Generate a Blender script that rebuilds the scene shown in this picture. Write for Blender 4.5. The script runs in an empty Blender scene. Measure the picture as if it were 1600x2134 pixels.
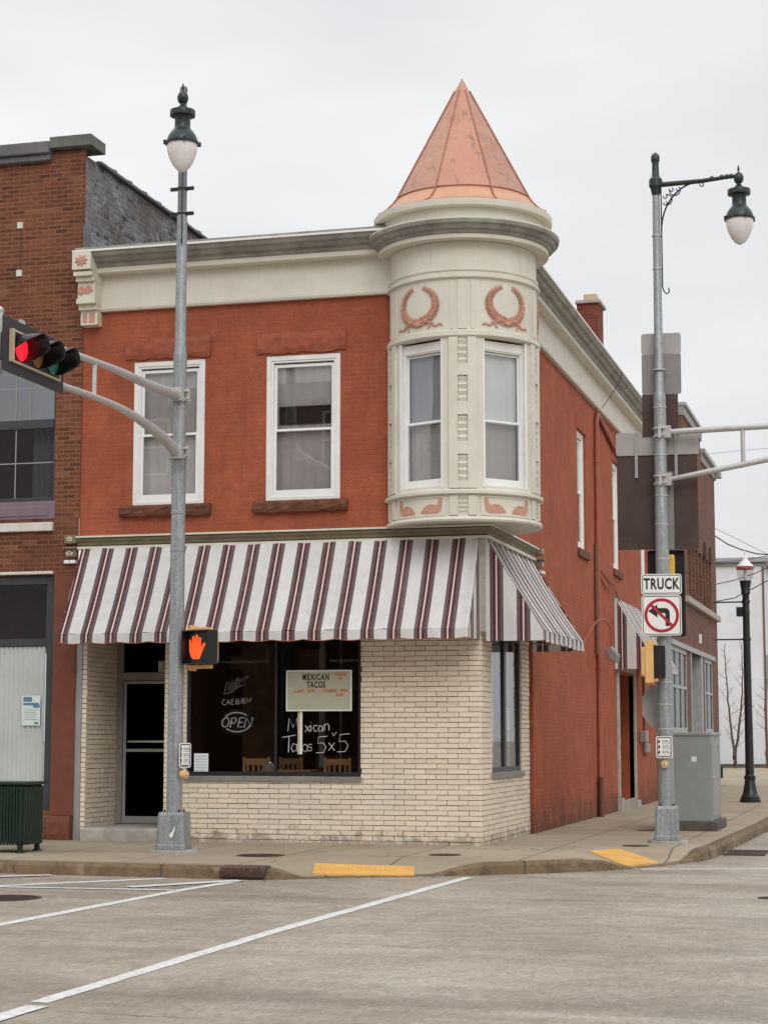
import bpy, bmesh, math, random
from mathutils import Matrix, Vector
random.seed(7)
S = bpy.context.scene
COL = S.collection
# ------------------------------------------------------------------ camera
FPX, HORY, PCX, PCY, EYE = 3900.0, 1535.0, 800.0, 1067.0, 1.65
PIT = math.atan((HORY - PCY) / FPX)
YAW = math.atan(1070.0 / (FPX / math.cos(PIT)))
FWD = Vector((-math.sin(YAW) * math.cos(PIT), math.cos(YAW) * math.cos(PIT), math.sin(PIT)))
RGT = Vector((math.cos(YAW), math.sin(YAW), 0))
UPV = RGT.cross(FWD)
CAM = Vector((5.5533, -25.5318, EYE))
cd = bpy.data.cameras.new('camera')
cam = bpy.data.objects.new('camera', cd)
COL.objects.link(cam)
cd.sensor_fit = 'VERTICAL'; cd.sensor_height = 36.0; cd.sensor_width = 27.0
cd.lens = FPX / 2134.0 * 36.0
cd.clip_start = 0.1; cd.clip_end = 2000
m3 = Matrix((RGT, UPV, -FWD)).transposed()
cam.matrix_world = Matrix.Translation(CAM) @ m3.to_4x4()
S.camera = cam
# measured points: where a line of sight of the survey photograph meets a real plane
def ray(px, py): return FWD + RGT * ((px - PCX) / FPX) - UPV * ((py - PCY) / FPX)
def at_x(px, py, x): d = ray(px, py); return CAM + d * ((x - CAM.x) / d.x)
def at_y(px, py, y): d = ray(px, py); return CAM + d * ((y - CAM.y) / d.y)
def at_z(px, py, z): d = ray(px, py); return CAM + d * ((z - CAM.z) / d.z)
# ------------------------------------------------------------------ world, sun, exposure
W = bpy.data.worlds.new('World'); S.world = W; W.use_nodes = True
nt = W.node_tree; nt.nodes.clear()
def wn(t, **k):
    n = nt.nodes.new(t)
    for a, b in k.items(): setattr(n, a, b)
    return n
out = wn('ShaderNodeOutputWorld'); bg = wn('ShaderNodeBackground'); bg2 = wn('ShaderNodeBackground'); addn = wn('ShaderNodeAddShader')
sky = wn('ShaderNodeTexSky', sky_type='NISHITA'); sky.sun_disc = False
SUN_EL, SUN_AZ = math.radians(36), math.radians(155)
sky.sun_elevation = SUN_EL; sky.sun_rotation = SUN_AZ
tc = wn('ShaderNodeTexCoord'); sep = wn('ShaderNodeSeparateXYZ')
nt.links.new(tc.outputs['Generated'], sep.inputs[0])
ramp = wn('ShaderNodeValToRGB')     # overcast: the cloud deck is brighter overhead than at the horizon
ramp.color_ramp.interpolation = 'EASE'
e = ramp.color_ramp.elements
e[0].position = 0.0; e[0].color = (.408, .405, .403, 1)
e[1].position = 1.0; e[1].color = (.84, .86, .88, 1)
x = e.new(.06); x.color = (.412, .41, .408, 1)
x = e.new(.40); x.color = (.465, .463, .462, 1)
nt.links.new(sep.outputs['Z'], ramp.inputs[0])
mp = wn('ShaderNodeMapping'); mp.inputs['Scale'].default_value = (1.6, 1.6, 5.0)
nz = wn('ShaderNodeTexNoise'); nz.inputs['Scale'].default_value = 1.7; nz.inputs['Detail'].default_value = 5; nz.inputs['Roughness'].default_value = .5
nt.links.new(tc.outputs['Generated'], mp.inputs[0]); nt.links.new(mp.outputs[0], nz.inputs['Vector'])
r2 = wn('ShaderNodeValToRGB')
r2.color_ramp.elements[0].position = .3; r2.color_ramp.elements[0].color = (.81, .82, .835, 1)
r2.color_ramp.elements[1].position = .7; r2.color_ramp.elements[1].color = (1.04, 1.04, 1.035, 1)
nt.links.new(nz.outputs['Fac'], r2.inputs[0])
mul = wn('ShaderNodeMix', data_type='RGBA', blend_type='MULTIPLY'); mul.inputs[0].default_value = 1
nt.links.new(ramp.outputs[0], mul.inputs[6]); nt.links.new(r2.outputs[0], mul.inputs[7])
nt.links.new(mul.outputs[2], bg.inputs['Color']); bg.inputs['Strength'].default_value = 2.0
nt.links.new(sky.outputs[0], bg2.inputs['Color']); bg2.inputs['Strength'].default_value = 0.006
nt.links.new(bg.outputs[0], addn.inputs[0]); nt.links.new(bg2.outputs[0], addn.inputs[1])
nt.links.new(addn.outputs[0], out.inputs['Surface'])
sd = bpy.data.lights.new('sun', 'SUN'); sd.energy = 1.1; sd.angle = math.radians(35); sd.color = (1, .97, .93)
so = bpy.data.objects.new('sun', sd); COL.objects.link(so)
sdir = Vector((math.sin(SUN_AZ) * math.cos(SUN_EL), math.cos(SUN_AZ) * math.cos(SUN_EL), math.sin(SUN_EL)))
so.rotation_euler = sdir.to_track_quat('Z', 'Y').to_euler(); so.location = (0, 0, 30)
S.view_settings.view_transform = 'Standard'; S.view_settings.look = 'None'
S.view_settings.exposure = 0; S.view_settings.gamma = 1

# ------------------------------------------------------------------ materials
MATS = {}
class NT:
    def __init__(s, name, rough=.7, metal=0.0, spec=.4):
        s.m = bpy.data.materials.new(name); s.m.use_nodes = True
        s.t = s.m.node_tree; s.b = s.t.nodes['Principled BSDF']
        s.b.inputs['Roughness'].default_value = rough; s.b.inputs['Metallic'].default_value = metal
        s.b.inputs['Specular IOR Level'].default_value = spec
        s.out = [n for n in s.t.nodes if n.type == 'OUTPUT_MATERIAL'][0]
        MATS[name] = s.m
    def n(s, t, ins=None, **k):
        n = s.t.nodes.new(t)
        for a, b in k.items(): setattr(n, a, b)
        for a, b in (ins or {}).items():
            if hasattr(b, 'is_output') or isinstance(b, bpy.types.NodeSocket): s.t.links.new(b, n.inputs[a])
            else: n.inputs[a].default_value = b
        return n
    def l(s, a, b): s.t.links.new(a, b)
    def coord(s, kind='Object', scale=(1, 1, 1), rot=(0, 0, 0), loc=(0, 0, 0)):
        c = s.n('ShaderNodeTexCoord'); 
        return s.n('ShaderNodeMapping', {0: c.outputs[kind], 'Scale': scale, 'Rotation': rot, 'Location': loc}).outputs[0]
    def noise(s, vec, scale, detail=4, rough=.55, dist=0):
        return s.n('ShaderNodeTexNoise', {'Vector': vec, 'Scale': scale, 'Detail': detail, 'Roughness': rough, 'Distortion': dist}).outputs['Fac']
    def ramp(s, fac, stops, interp='LINEAR'):
        r = s.n('ShaderNodeValToRGB', {0: fac}); cr = r.color_ramp; cr.interpolation = interp
        el = cr.elements
        el[0].position, c0 = stops[0][0], stops[0][1]; el[0].color = (*c0, 1)
        el[1].position = stops[-1][0]; el[1].color = (*stops[-1][1], 1)
        for p, c in stops[1:-1]:
            q = el.new(p); q.color = (*c, 1)
        return r.outputs[0]
    def mix(s, f, a, b, mode='MIX'):
        m = s.n('ShaderNodeMix', data_type='RGBA', blend_type=mode)
        for i, v in ((0, f), (6, a), (7, b)):
            if isinstance(v, bpy.types.NodeSocket): s.l(v, m.inputs[i])
            else: m.inputs[i].default_value = v if i == 0 else ((*v, 1) if len(v) == 3 else v)
        return m.outputs[2]
    def math(s, op, a, b=0.0, c=0.0):
        m = s.n('ShaderNodeMath', operation=op)
        for i, v in enumerate((a, b, c)):
            if isinstance(v, bpy.types.NodeSocket): s.l(v, m.inputs[i])
            else: m.inputs[i].default_value = v
        return m.outputs[0]
    def color(s, c):
        if isinstance(c, bpy.types.NodeSocket): s.l(c, s.b.inputs['Base Color'])
        else: s.b.inputs['Base Color'].default_value = (*c, 1)
    def bump(s, h, strength=.3, dist=.01):
        b = s.n('ShaderNodeBump', {'Height': h, 'Strength': strength, 'Distance': dist})
        s.l(b.outputs[0], s.b.inputs['Normal'])
        return b

def g(v): return (v, v, v)
def mat_plain(name, col, rough=.6, metal=0, var=.12, vscale=6, bump=0, spec=.4, dirt=None):
    k = NT(name, rough, metal, spec); v = k.coord()
    f = k.noise(v, vscale, 5, .6)
    lo = tuple(c * (1 - var) for c in col); hi = tuple(min(1, c * (1 + var)) for c in col)
    c = k.ramp(f, [(.3, lo), (.7, hi)])
    if dirt:
        d = k.noise(v, 1.7, 6, .65, .3)
        c = k.mix(k.ramp(d, [(.52, g(0)), (.72, g(dirt[1]))]), c, dirt[0])
    k.color(c)
    if bump:
        k.bump(k.noise(v, vscale * 8, 4), bump, .004)
    return k.m
def emit(name, col, s):
    k = NT(name, .5); k.color(tuple(c * .5 for c in col)); k.b.inputs['Emission Color'].default_value = (*col, 1); k.b.inputs['Emission Strength'].default_value = s
    return k.m
def wallvec(k, sx=1, sz=1):
    c = k.n('ShaderNodeTexCoord'); sp = k.n('ShaderNodeSeparateXYZ', {0: c.outputs['Object']})
    u = k.math('ADD', sp.outputs[0], sp.outputs[1])
    return k.n('ShaderNodeCombineXYZ', {0: u, 1: sp.outputs[2], 2: 0.0}).outputs[0], c.outputs['Object'], sp
def mat_brick(name, base, mortar, bw=.205, bh=.068, ms=.01, var=.25, mortar_vis=1.0, bump=.5, stain=None, rough=.85, spread=None, base_dirt=None, worn=None):
    k = NT(name, rough, spec=.25)
    v, obj, sp = wallvec(k)
    br = k.n('ShaderNodeTexBrick', {'Vector': v, 'Scale': 1.0, 'Mortar Size': ms, 'Mortar Smooth': .3, 'Bias': 0.0, 'Brick Width': bw, 'Row Height': bh,
                                    'Color1': (0, 0, 0, 1), 'Color2': (1, 1, 1, 1), 'Mortar': (.5, .5, .5, 1)})
    lo = tuple(c * (1 - var) for c in base); hi = tuple(c * (1 + var) for c in base)
    sp_ = spread or [(.0, lo), (.5, base), (1.0, hi)]
    c = k.ramp(br.outputs['Color'], sp_)
    nf = k.noise(obj, 1.3, 6, .6)
    c = k.mix(1.0, c, k.ramp(nf, [(.25, g(.80)), (.75, g(1.18))]), 'MULTIPLY')
    if worn:
        c = k.mix(k.ramp(k.noise(k.coord(loc=(3, 8, 1)), 2.6, 7, .72, .5), [(.42, g(0)), (.66, g(.55))]), c, (.215, .068, .043))
        c = k.mix(k.ramp(k.noise(k.coord(loc=(1, 2, 6)), 4.5, 6, .75), [(.55, g(0)), (.72, g(.45))]), c, (.42, .125, .068))
    nf2 = k.noise(obj, 38, 3, .6)
    c = k.mix(1.0, c, k.ramp(nf2, [(.2, g(.80)), (.8, g(1.20))]), 'MULTIPLY')
    mf = br.outputs['Fac']
    if worn:      # mortar joints show only where the paint has worn
        wf = k.ramp(k.noise(obj, .9, 5, .6, .4), [(.50, g(worn[0])), (.66, g(worn[1]))])
        mf = k.math('MULTIPLY', mf, wf)
    else: mf = k.math('MULTIPLY', mf, mortar_vis)
    c = k.mix(mf, c, mortar)
    if stain:
        s_ = k.ramp(k.noise(obj, .8, 7, .7, .6), [(.50, g(0)), (.70, g(stain[1]))])
        c = k.mix(s_, c, stain[0])
    chips = k.ramp(k.noise(k.coord(scale=(1, 1, .45), loc=(4, 1, 2)), 6.5, 6, .8), [(.735, g(0)), (.745, g(.8 if worn else 0))])
    c = k.mix(chips, c, (.48, .36, .29))
    drip = k.ramp(k.noise(k.coord(scale=(5, 5, .35)), 1.6, 6, .7), [(.52, g(0)), (.75, g(.5 if worn else .2))])
    c = k.mix(drip, c, (.19, .052, .03))
    if base_dirt:  # damp dirt worked up from the pavement
        zz = k.math('MULTIPLY', k.math('SUBTRACT', base_dirt[1], sp.outputs[2]), 1.6)
        zz = k.math('ADD', zz, k.math('MULTIPLY', k.math('SUBTRACT', k.noise(obj, 2.3, 7, .75), .50), 4.2))
        zc = k.n('ShaderNodeClamp', {0: zz}); zc.inputs[2].default_value = .75
        c = k.mix(zc.outputs[0], c, base_dirt[0])
    k.color(c)
    inv = k.math('SUBTRACT', 1.0, br.outputs['Fac'])
    h = k.math('ADD', inv, k.math('MULTIPLY', nf2, .5))
    k.bump(h, bump, .008)
    return k.m

mat_brick('red_brick', (.345, .090, .043), (.40, .12, .065), var=.07, bump=.45, worn=(.10, .62), stain=((.24, .062, .034), .55))
mat_brick('red_brick_side', (.375, .098, .045), (.40, .12, .065), var=.05, bump=.35, worn=(.04, .25), stain=((.27, .066, .035), .55), base_dirt=((.085, .05, .04), .50))
mat_brick('brown_brick', (.22, .07, .033), (.34, .19, .13), ms=.009, bump=.55, mortar_vis=.42,
          spread=[(0, (.085, .034, .022)), (.15, (.125, .044, .025)), (.5, (.158, .056, .029)), (.85, (.18, .064, .034)), (1, (.22, .088, .05))], stain=((.12, .046, .03), .75))
mat_brick('far_brick', (.20, .078, .05), (.27, .17, .13), bump=.5, mortar_vis=.6,
          spread=[(0, (.10, .045, .03)), (.5, (.145, .066, .043)), (1, (.19, .085, .056))], stain=((.09, .042, .03), .6))
mat_brick('chimney_brick', (.17, .045, .03), (.22, .09, .06), bump=.5, mortar_vis=.5)
def tarred():
    k = NT('tarred_brick', .55, spec=.5); v, obj, sp = wallvec(k)
    br = k.n('ShaderNodeTexBrick', {'Vector': v, 'Scale': 1.0, 'Mortar Size': .014, 'Mortar Smooth': .4, 'Brick Width': .23, 'Row Height': .085,
                                    'Color1': (0, 0, 0, 1), 'Color2': (1, 1, 1, 1), 'Mortar': (.5, .5, .5, 1)})
    c = k.ramp(br.outputs['Color'], [(0, (.10, .10, .108)), (.86, (.215, .212, .22)), (.88, (.02, .02, .022)), (1, (.015, .012, .012))])
    n1 = k.noise(obj, .75, 5, .6, .5)
    c = k.mix(k.ramp(n1, [(.44, g(0)), (.56, g(.9))]), c, (.085, .058, .046))
    n4 = k.noise(k.coord(scale=(1, 1, 1.4)), 3.3, 4, .7); c = k.mix(k.ramp(n4, [(.62, g(0)), (.65, g(1))]), c, (.018, .014, .014))
    c = k.mix(k.ramp(k.noise(k.coord(loc=(7, 7, 7)), 4.1, 5, .7), [(.60, g(0)), (.68, g(.7))]), c, (.30, .31, .32))
    n2 = k.noise(obj, 9, 6, .7)
    c = k.mix(1.0, c, k.ramp(n2, [(.25, g(.55)), (.75, g(1.6))]), 'MULTIPLY')
    k.color(c)
    k.bump(k.math('ADD', k.math('MULTIPLY', k.math('SUBTRACT', 1.0, br.outputs['Fac']), .7), n2), .9, .03)
tarred()
def veneer():
    k = NT('cream_brick', .8, spec=.3)
    geo = k.n('ShaderNodeNewGeometry'); obj = k.coord()
    c = k.ramp(geo.outputs['Random Per Island'], [(0, (.70, .60, .47)), (.3, (.77, .66, .52)), (.75, (.80, .70, .57)), (1, (.73, .63, .51))])
    n1 = k.noise(obj, 26, 6, .7)
    c = k.mix(1.0, c, k.ramp(n1, [(.25, g(.86)), (.7, g(1.05))]), 'MULTIPLY')
    n3 = k.noise(obj, .7, 6, .6, .4)
    c = k.mix(k.ramp(n3, [(.5, g(0)), (.72, g(.45))]), c, (.56, .53, .48))
    sp = k.n('ShaderNodeSeparateXYZ', {0: obj})
    zz = k.math('ADD', k.math('MULTIPLY', k.math('SUBTRACT', .22, sp.outputs[2]), 4.0), k.math('MULTIPLY', k.math('SUBTRACT', k.noise(obj, 6, 5, .7), .55), 4.0))
    zc = k.n('ShaderNodeClamp', {0: zz}); zc.inputs[2].default_value = .6
    c = k.mix(zc.outputs[0], c, (.16, .13, .10))
    k.color(c); k.bump(k.noise(obj, 60, 5, .7), .5, .006)
    k.b.inputs['Roughness'].default_value = .8
veneer()
k = NT('veneer_mortar', .9); v = k.coord()
k.color(k.mix(k.ramp(k.noise(v, .9, 5, .6, .3), [(.42, g(0)), (.60, g(1))]), k.ramp(k.noise(v, 9, 4), [(.3, (.10, .066, .04)), (.7, (.26, .19, .125))]), (.52, .44, .34)))
def cream():
    k = NT('cream_paint', .55, spec=.35); obj = k.coord()
    c = k.ramp(k.noise(obj, 2.2, 6, .65), [(.3, (.60, .565, .485)), (.7, (.69, .655, .57))])
    st = k.coord(scale=(9, 9, .9))
    c = k.mix(k.ramp(k.noise(st, 1.4, 6, .7), [(.56, g(0)), (.78, g(.38))]), c, (.36, .33, .27))
    c = k.mix(k.ramp(k.noise(obj, 14, 6, .75), [(.66, g(0)), (.74, g(.5))]), c, (.44, .41, .33))
    k.color(c); k.bump(k.noise(obj, 30, 4), .12, .004)
cream()
mat_plain('dark_trim', (.255, .25, .222), .55, var=.3, vscale=3, bump=.2, dirt=((.40, .385, .34), .7))
mat_plain('olive_trim', (.20, .165, .105), .6, var=.2, bump=.15)
mat_plain('white_paint', (.78, .77, .745), .42, var=.05, vscale=4, dirt=((.55, .53, .48), .35))
mat_plain('white_vinyl', (.80, .80, .785), .35, var=.03, vscale=4)
mat_plain('pink_ornament', (.52, .27, .19), .7, var=.15, vscale=25, bump=.3)
mat_plain('stone_red', (.30, .082, .045), .9, var=.22, vscale=9, bump=.8, dirt=((.25, .085, .05), .6))
mat_plain('sill_brown', (.14, .055, .032), .9, var=.35, vscale=7, bump=.8)
mat_plain('alum', (.33, .33, .33), .45, metal=.3, var=.1)
mat_plain('alum_warm', (.25, .235, .21), .5, metal=.2, var=.15)
mat_plain('black_frame', (.02, .02, .024), .35, var=.1)
mat_plain('dark_frame', (.045, .05, .055), .4, var=.15)
mat_plain('grey_step', (.34, .315, .28), .9, var=.25, vscale=4, bump=.3, dirt=((.2, .17, .14), .6))
mat_plain('roofing', (.06, .06, .065), .9, var=.3)
mat_plain('maroon_room', (.14, .055, .045), .8, var=.4, vscale=2)
mat_plain('interior_wall', (.05, .026, .016), .8, var=.3, vscale=2)
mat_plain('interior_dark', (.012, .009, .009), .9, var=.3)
mat_plain('pier_paint', (.165, .052, .031), .75, var=.14, vscale=5, bump=.4, dirt=((.15, .05, .032), .6))
mat_plain('inner_wood', (.26, .13, .06), .6, var=.3)
mat_plain('wood_chair', (.42, .22, .085), .5, var=.25, vscale=12)
k = NT('galvanised', .45, .35); v = k.coord(); c = k.ramp(k.noise(v, 26, 5, .7), [(.3, (.22, .245, .255)), (.7, (.40, .42, .43))])
c = k.mix(k.ramp(k.noise(k.coord(scale=(7, 7, .5)), 2.2, 6, .7), [(.48, g(0)), (.7, g(.7))]), c, (.165, .18, .185))
c = k.mix(k.ramp(k.noise(k.coord(scale=(9, 9, .7), loc=(3, 3, 3)), 2.5, 6, .75), [(.60, g(0)), (.68, g(.6))]), c, (.45, .46, .45))
k.color(c); k.bump(k.noise(v, 60, 4), .15, .003)
mat_plain('galv_light', (.50, .49, .475), .4, metal=.35, var=.12, vscale=18, dirt=((.36, .33, .32), .5))
mat_plain('pole_dark', (.20, .215, .235), .45, metal=.3, var=.2, vscale=12)
mat_plain('green_metal', (.030, .044, .040), .33, metal=.2, var=.25, vscale=10)
mat_plain('black_metal', (.014, .02, .02), .32, var=.2)
mat_plain('bin_green', (.008, .026, .017), .35, var=.25, vscale=6)
mat_plain('black_plastic', (.010, .010, .011), .38, var=.15)
mat_plain('visor_black', (.012, .012, .014), .22, var=.15)
mat_plain('backplate', (.032, .03, .034), .6, var=.15)
mat_plain('yellow_housing', (.72, .42, .07), .42, var=.1, dirt=((.45, .25, .05), .4))
mat_plain('tan_housing', (.70, .42, .17), .45, var=.1, dirt=((.5, .3, .12), .4))
mat_plain('tan_trim', (.50, .40, .25), .5, var=.1)
mat_plain('sign_white', (.78, .78, .76), .3, var=.03)
mat_plain('sign_black', (.01, .01, .011), .4, var=.1)
mat_plain('sign_red', (.40, .012, .03), .35, var=.08)
mat_plain('sign_back', (.36, .34, .32), .5, metal=.3, var=.06, dirt=((.27, .25, .235), .5))
mat_plain('sign_back_dark', (.24, .225, .215), .5, metal=.3, var=.08)
mat_plain('sign_brown', (.062, .034, .026), .6, var=.3, vscale=1.6, dirt=((.045, .042, .038), .6))
mat_plain('cabinet_grey', (.27, .285, .285), .5, metal=.1, var=.05, vscale=3, dirt=((.22, .235, .23), .4))
mat_plain('plinth_dark', (.10, .085, .07), .95, var=.3, vscale=12, bump=.5)
mat_plain('paper', (.72, .76, .80), .7, var=.04)
mat_plain('paper_green', (.62, .70, .66), .6, var=.05)
mat_plain('ink_blue', (.10, .20, .28), .6, var=.1)
mat_plain('ink_grey', (.30, .31, .33), .7)
mat_plain('board', (.42, .41, .32), .5, var=.05)
mat_plain('orange_letter', (.55, .13, .04), .5, var=.1)
mat_plain('paint_writing', (.50, .50, .50), .6, var=.2)
mat_plain('neon_off', (.75, .72, .72), .25, var=.1)
mat_plain('neon_dim', (.40, .32, .34), .3, var=.1)
mat_plain('iron', (.075, .05, .042), .6, metal=.3, var=.3, vscale=20, bump=.6)
mat_plain('rust_iron', (.085, .048, .035), .8, metal=.1, var=.4, vscale=14, bump=.8, dirt=((.04, .025, .02), .8))
mat_plain('red_pipe', (.33, .085, .05), .5, var=.15, dirt=((.24, .12, .09), .6))
mat_plain('dull_pipe', (.16, .07, .05), .7, var=.2)
mat_plain('white_building', (.66, .67, .69), .8, var=.05, vscale=.6, dirt=((.55, .56, .57), .5))
mat_plain('mauve_panel', (.19, .14, .165), .5, var=.08)
mat_plain('stone_white', (.62, .60, .55), .8, var=.1, dirt=((.4, .38, .34), .5))
mat_plain('copper_green', (.115, .128, .105), .65, var=.3, vscale=5, dirt=((.115, .10, .095), .9))
mat_plain('coping_grey', (.14, .135, .145), .7, var=.25, vscale=3)
mat_plain('curtain_grey', (.42, .395, .38), .9, var=.10, vscale=2.5)
mat_plain('curtain_light', (.60, .58, .57), .9, var=.14, vscale=2)
mat_plain('curtain_blue', (.33, .345, .38), .9, var=.10, vscale=1.5)
mat_plain('curtain_pale', (.70, .74, .72), .9, var=.10, vscale=1.5)
mat_plain('corner_wood', (.40, .385, .33), .7, var=.2, vscale=9, dirt=((.25, .22, .18), .7))
mat_plain('bark_litter', (.16, .10, .055), .9, var=.5, vscale=30)
mat_plain('bark', (.10, .065, .055), .9, var=.3)
mat_plain('wire', (.04, .04, .045), .6)
mat_plain('stone_ledge', (.40, .36, .32), .8, var=.15)
mat_plain('pale_frame', (.34, .36, .355), .5, var=.12)
emit('led_hand', (1.0, .085, .012), 1.15)
emit('led_red', (1.0, .01, .03), 1.3)
mat_plain('lens_amber', (.22, .10, .02), .25, var=.2)
mat_plain('lens_green', (.02, .16, .11), .25, var=.2)
emit('door_chrome', (.0, .0, .0), 0)
MATS['door_chrome'] = mat_plain('chrome', (.6, .6, .6), .25, metal=.9)
def glass(name, tint=.75, ior=1.9, rough=.01):
    k = NT(name); k.t.nodes.remove(k.b)
    tr = k.n('ShaderNodeBsdfTransparent', {'Color': (tint, tint, tint, 1)}); gl = k.n('ShaderNodeBsdfGlossy', {'Roughness': rough, 'Color': (.95, .97, 1, 1)})
    ge = k.n('ShaderNodeNewGeometry'); ii = k.math('ADD', ior, k.math('MULTIPLY', ge.outputs['Backfacing'], 1 / ior - ior)); fr = k.n('ShaderNodeFresnel', {'IOR': ii}); mx = k.n('ShaderNodeMixShader', {0: fr.outputs[0]})
    k.l(tr.outputs[0], mx.inputs[1]); k.l(gl.outputs[0], mx.inputs[2]); k.l(mx.outputs[0], k.out.inputs['Surface'])
glass('glass_upper', .92, 1.7); glass('glass_shop', .8, 1.3); glass('glass_door', .35, 1.05); glass('glass_neighbour', .6, 2.6); glass('glass_neighbour_low', .6, 1.32); glass('glass_far', .25, 1.08)
glass('glass_lantern', .85, 1.5)
k = NT('milk_glass', .25, spec=.5); v = k.coord()
k.color(k.ramp(k.noise(v, 3, 3), [(.3, (.70, .67, .64)), (.7, (.80, .79, .77))]))
k.b.inputs['Subsurface Weight'].default_value = .3; k.b.inputs['Subsurface Radius'].default_value = (.1, .1, .1)
def copper():
    k = NT('copper_sheet', .42, metal=.35, spec=.5)
    obj = k.coord(); geo = k.n('ShaderNodeNewGeometry')
    c = k.ramp(geo.outputs['Random Per Island'], [(0, (.43, .215, .15)), (.5, (.47, .225, .155)), (1, (.43, .25, .175))])
    n1 = k.noise(obj, 1.6, 5, .6, .3)
    c = k.mix(k.ramp(n1, [(.45, g(0)), (.7, g(.55))]), c, (.50, .29, .18))
    sx = k.coord(scale=(3, 3, .8)); n2 = k.noise(sx, 2.1, 7, .75, .3)
    c = k.mix(k.ramp(n2, [(.56, g(0)), (.64, g(.7))]), c, (.22, .165, .12))
    k.color(c); k.l(k.ramp(n2, [(.5, g(.38)), (.7, g(.7))]), k.b.inputs['Roughness'])
    k.bump(k.noise(obj, 3.4, 4), .5, .05)
copper()
mat_plain('copper_seam', (.38, .165, .125), .5, metal=.25, var=.25, vscale=6)
mat_plain('copper_band', (.56, .285, .17), .4, metal=.35, var=.1, vscale=4)
def stripes():
    k = NT('awning_stripes', .75, spec=.2)
    uv = k.n('ShaderNodeUVMap'); sp = k.n('ShaderNodeSeparateXYZ', {0: uv.outputs[0]})
    u = k.math('FRACT', k.math('DIVIDE', sp.outputs[0], .379))
    W_, GR, MA, CR, DK = (.71, .70, .685), (.175, .14, .14), (.095, .016, .027), (.72, .62, .53), (.06, .05, .052)
    st = [(0, W_), (.25, GR), (.285, DK), (.30, GR), (.345, MA), (.378, GR), (.388, MA), (.445, CR), (.50, MA), (.555, GR), (.567, MA), (.60, GR), (.645, DK), (.66, GR), (.70, W_), (1, W_)]
    st = [(p_ if p_ in (0, 1) else round(.4725 + (p_ - .4725) * 1.13, 4), c_) for p_, c_ in st]
    c = k.ramp(u, st, 'CONSTANT')
    obj = k.coord(); c = k.mix(1.0, c, k.ramp(k.noise(obj, 1.8, 6, .6), [(.3, g(.88)), (.7, g(1.05))]), 'MULTIPLY')
    st_ = k.n('ShaderNodeMapping', {0: uv.outputs[0], 'Scale': (2.2, .35, 1)}).outputs[0]; c = k.mix(k.ramp(k.noise(st_, 2.0, 6, .7), [(.5, g(0)), (.75, g(.32))]), c, (.33, .29, .25))
    k.color(c); k.bump(k.math('ADD', k.noise(obj, 180, 2), k.math('MULTIPLY', k.noise(k.coord(scale=(1, 1, .5)), 5, 3), 2.5)), .4, .006)
    tr = k.n('ShaderNodeBsdfTranslucent'); k.l(c, tr.inputs[0])
    mx = k.n('ShaderNodeMixShader', {0: .12}); k.l(k.b.outputs[0], mx.inputs[1]); k.l(tr.outputs[0], mx.inputs[2]); k.l(mx.outputs[0], k.out.inputs['Surface'])
stripes()
def corr():
    k = NT('corrugated', .45, spec=.4); obj = k.coord()
    c = k.ramp(k.noise(obj, 1.2, 4), [(.3, (.45, .48, .46)), (.7, (.55, .575, .56))]); k.color(c)
corr()
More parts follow.
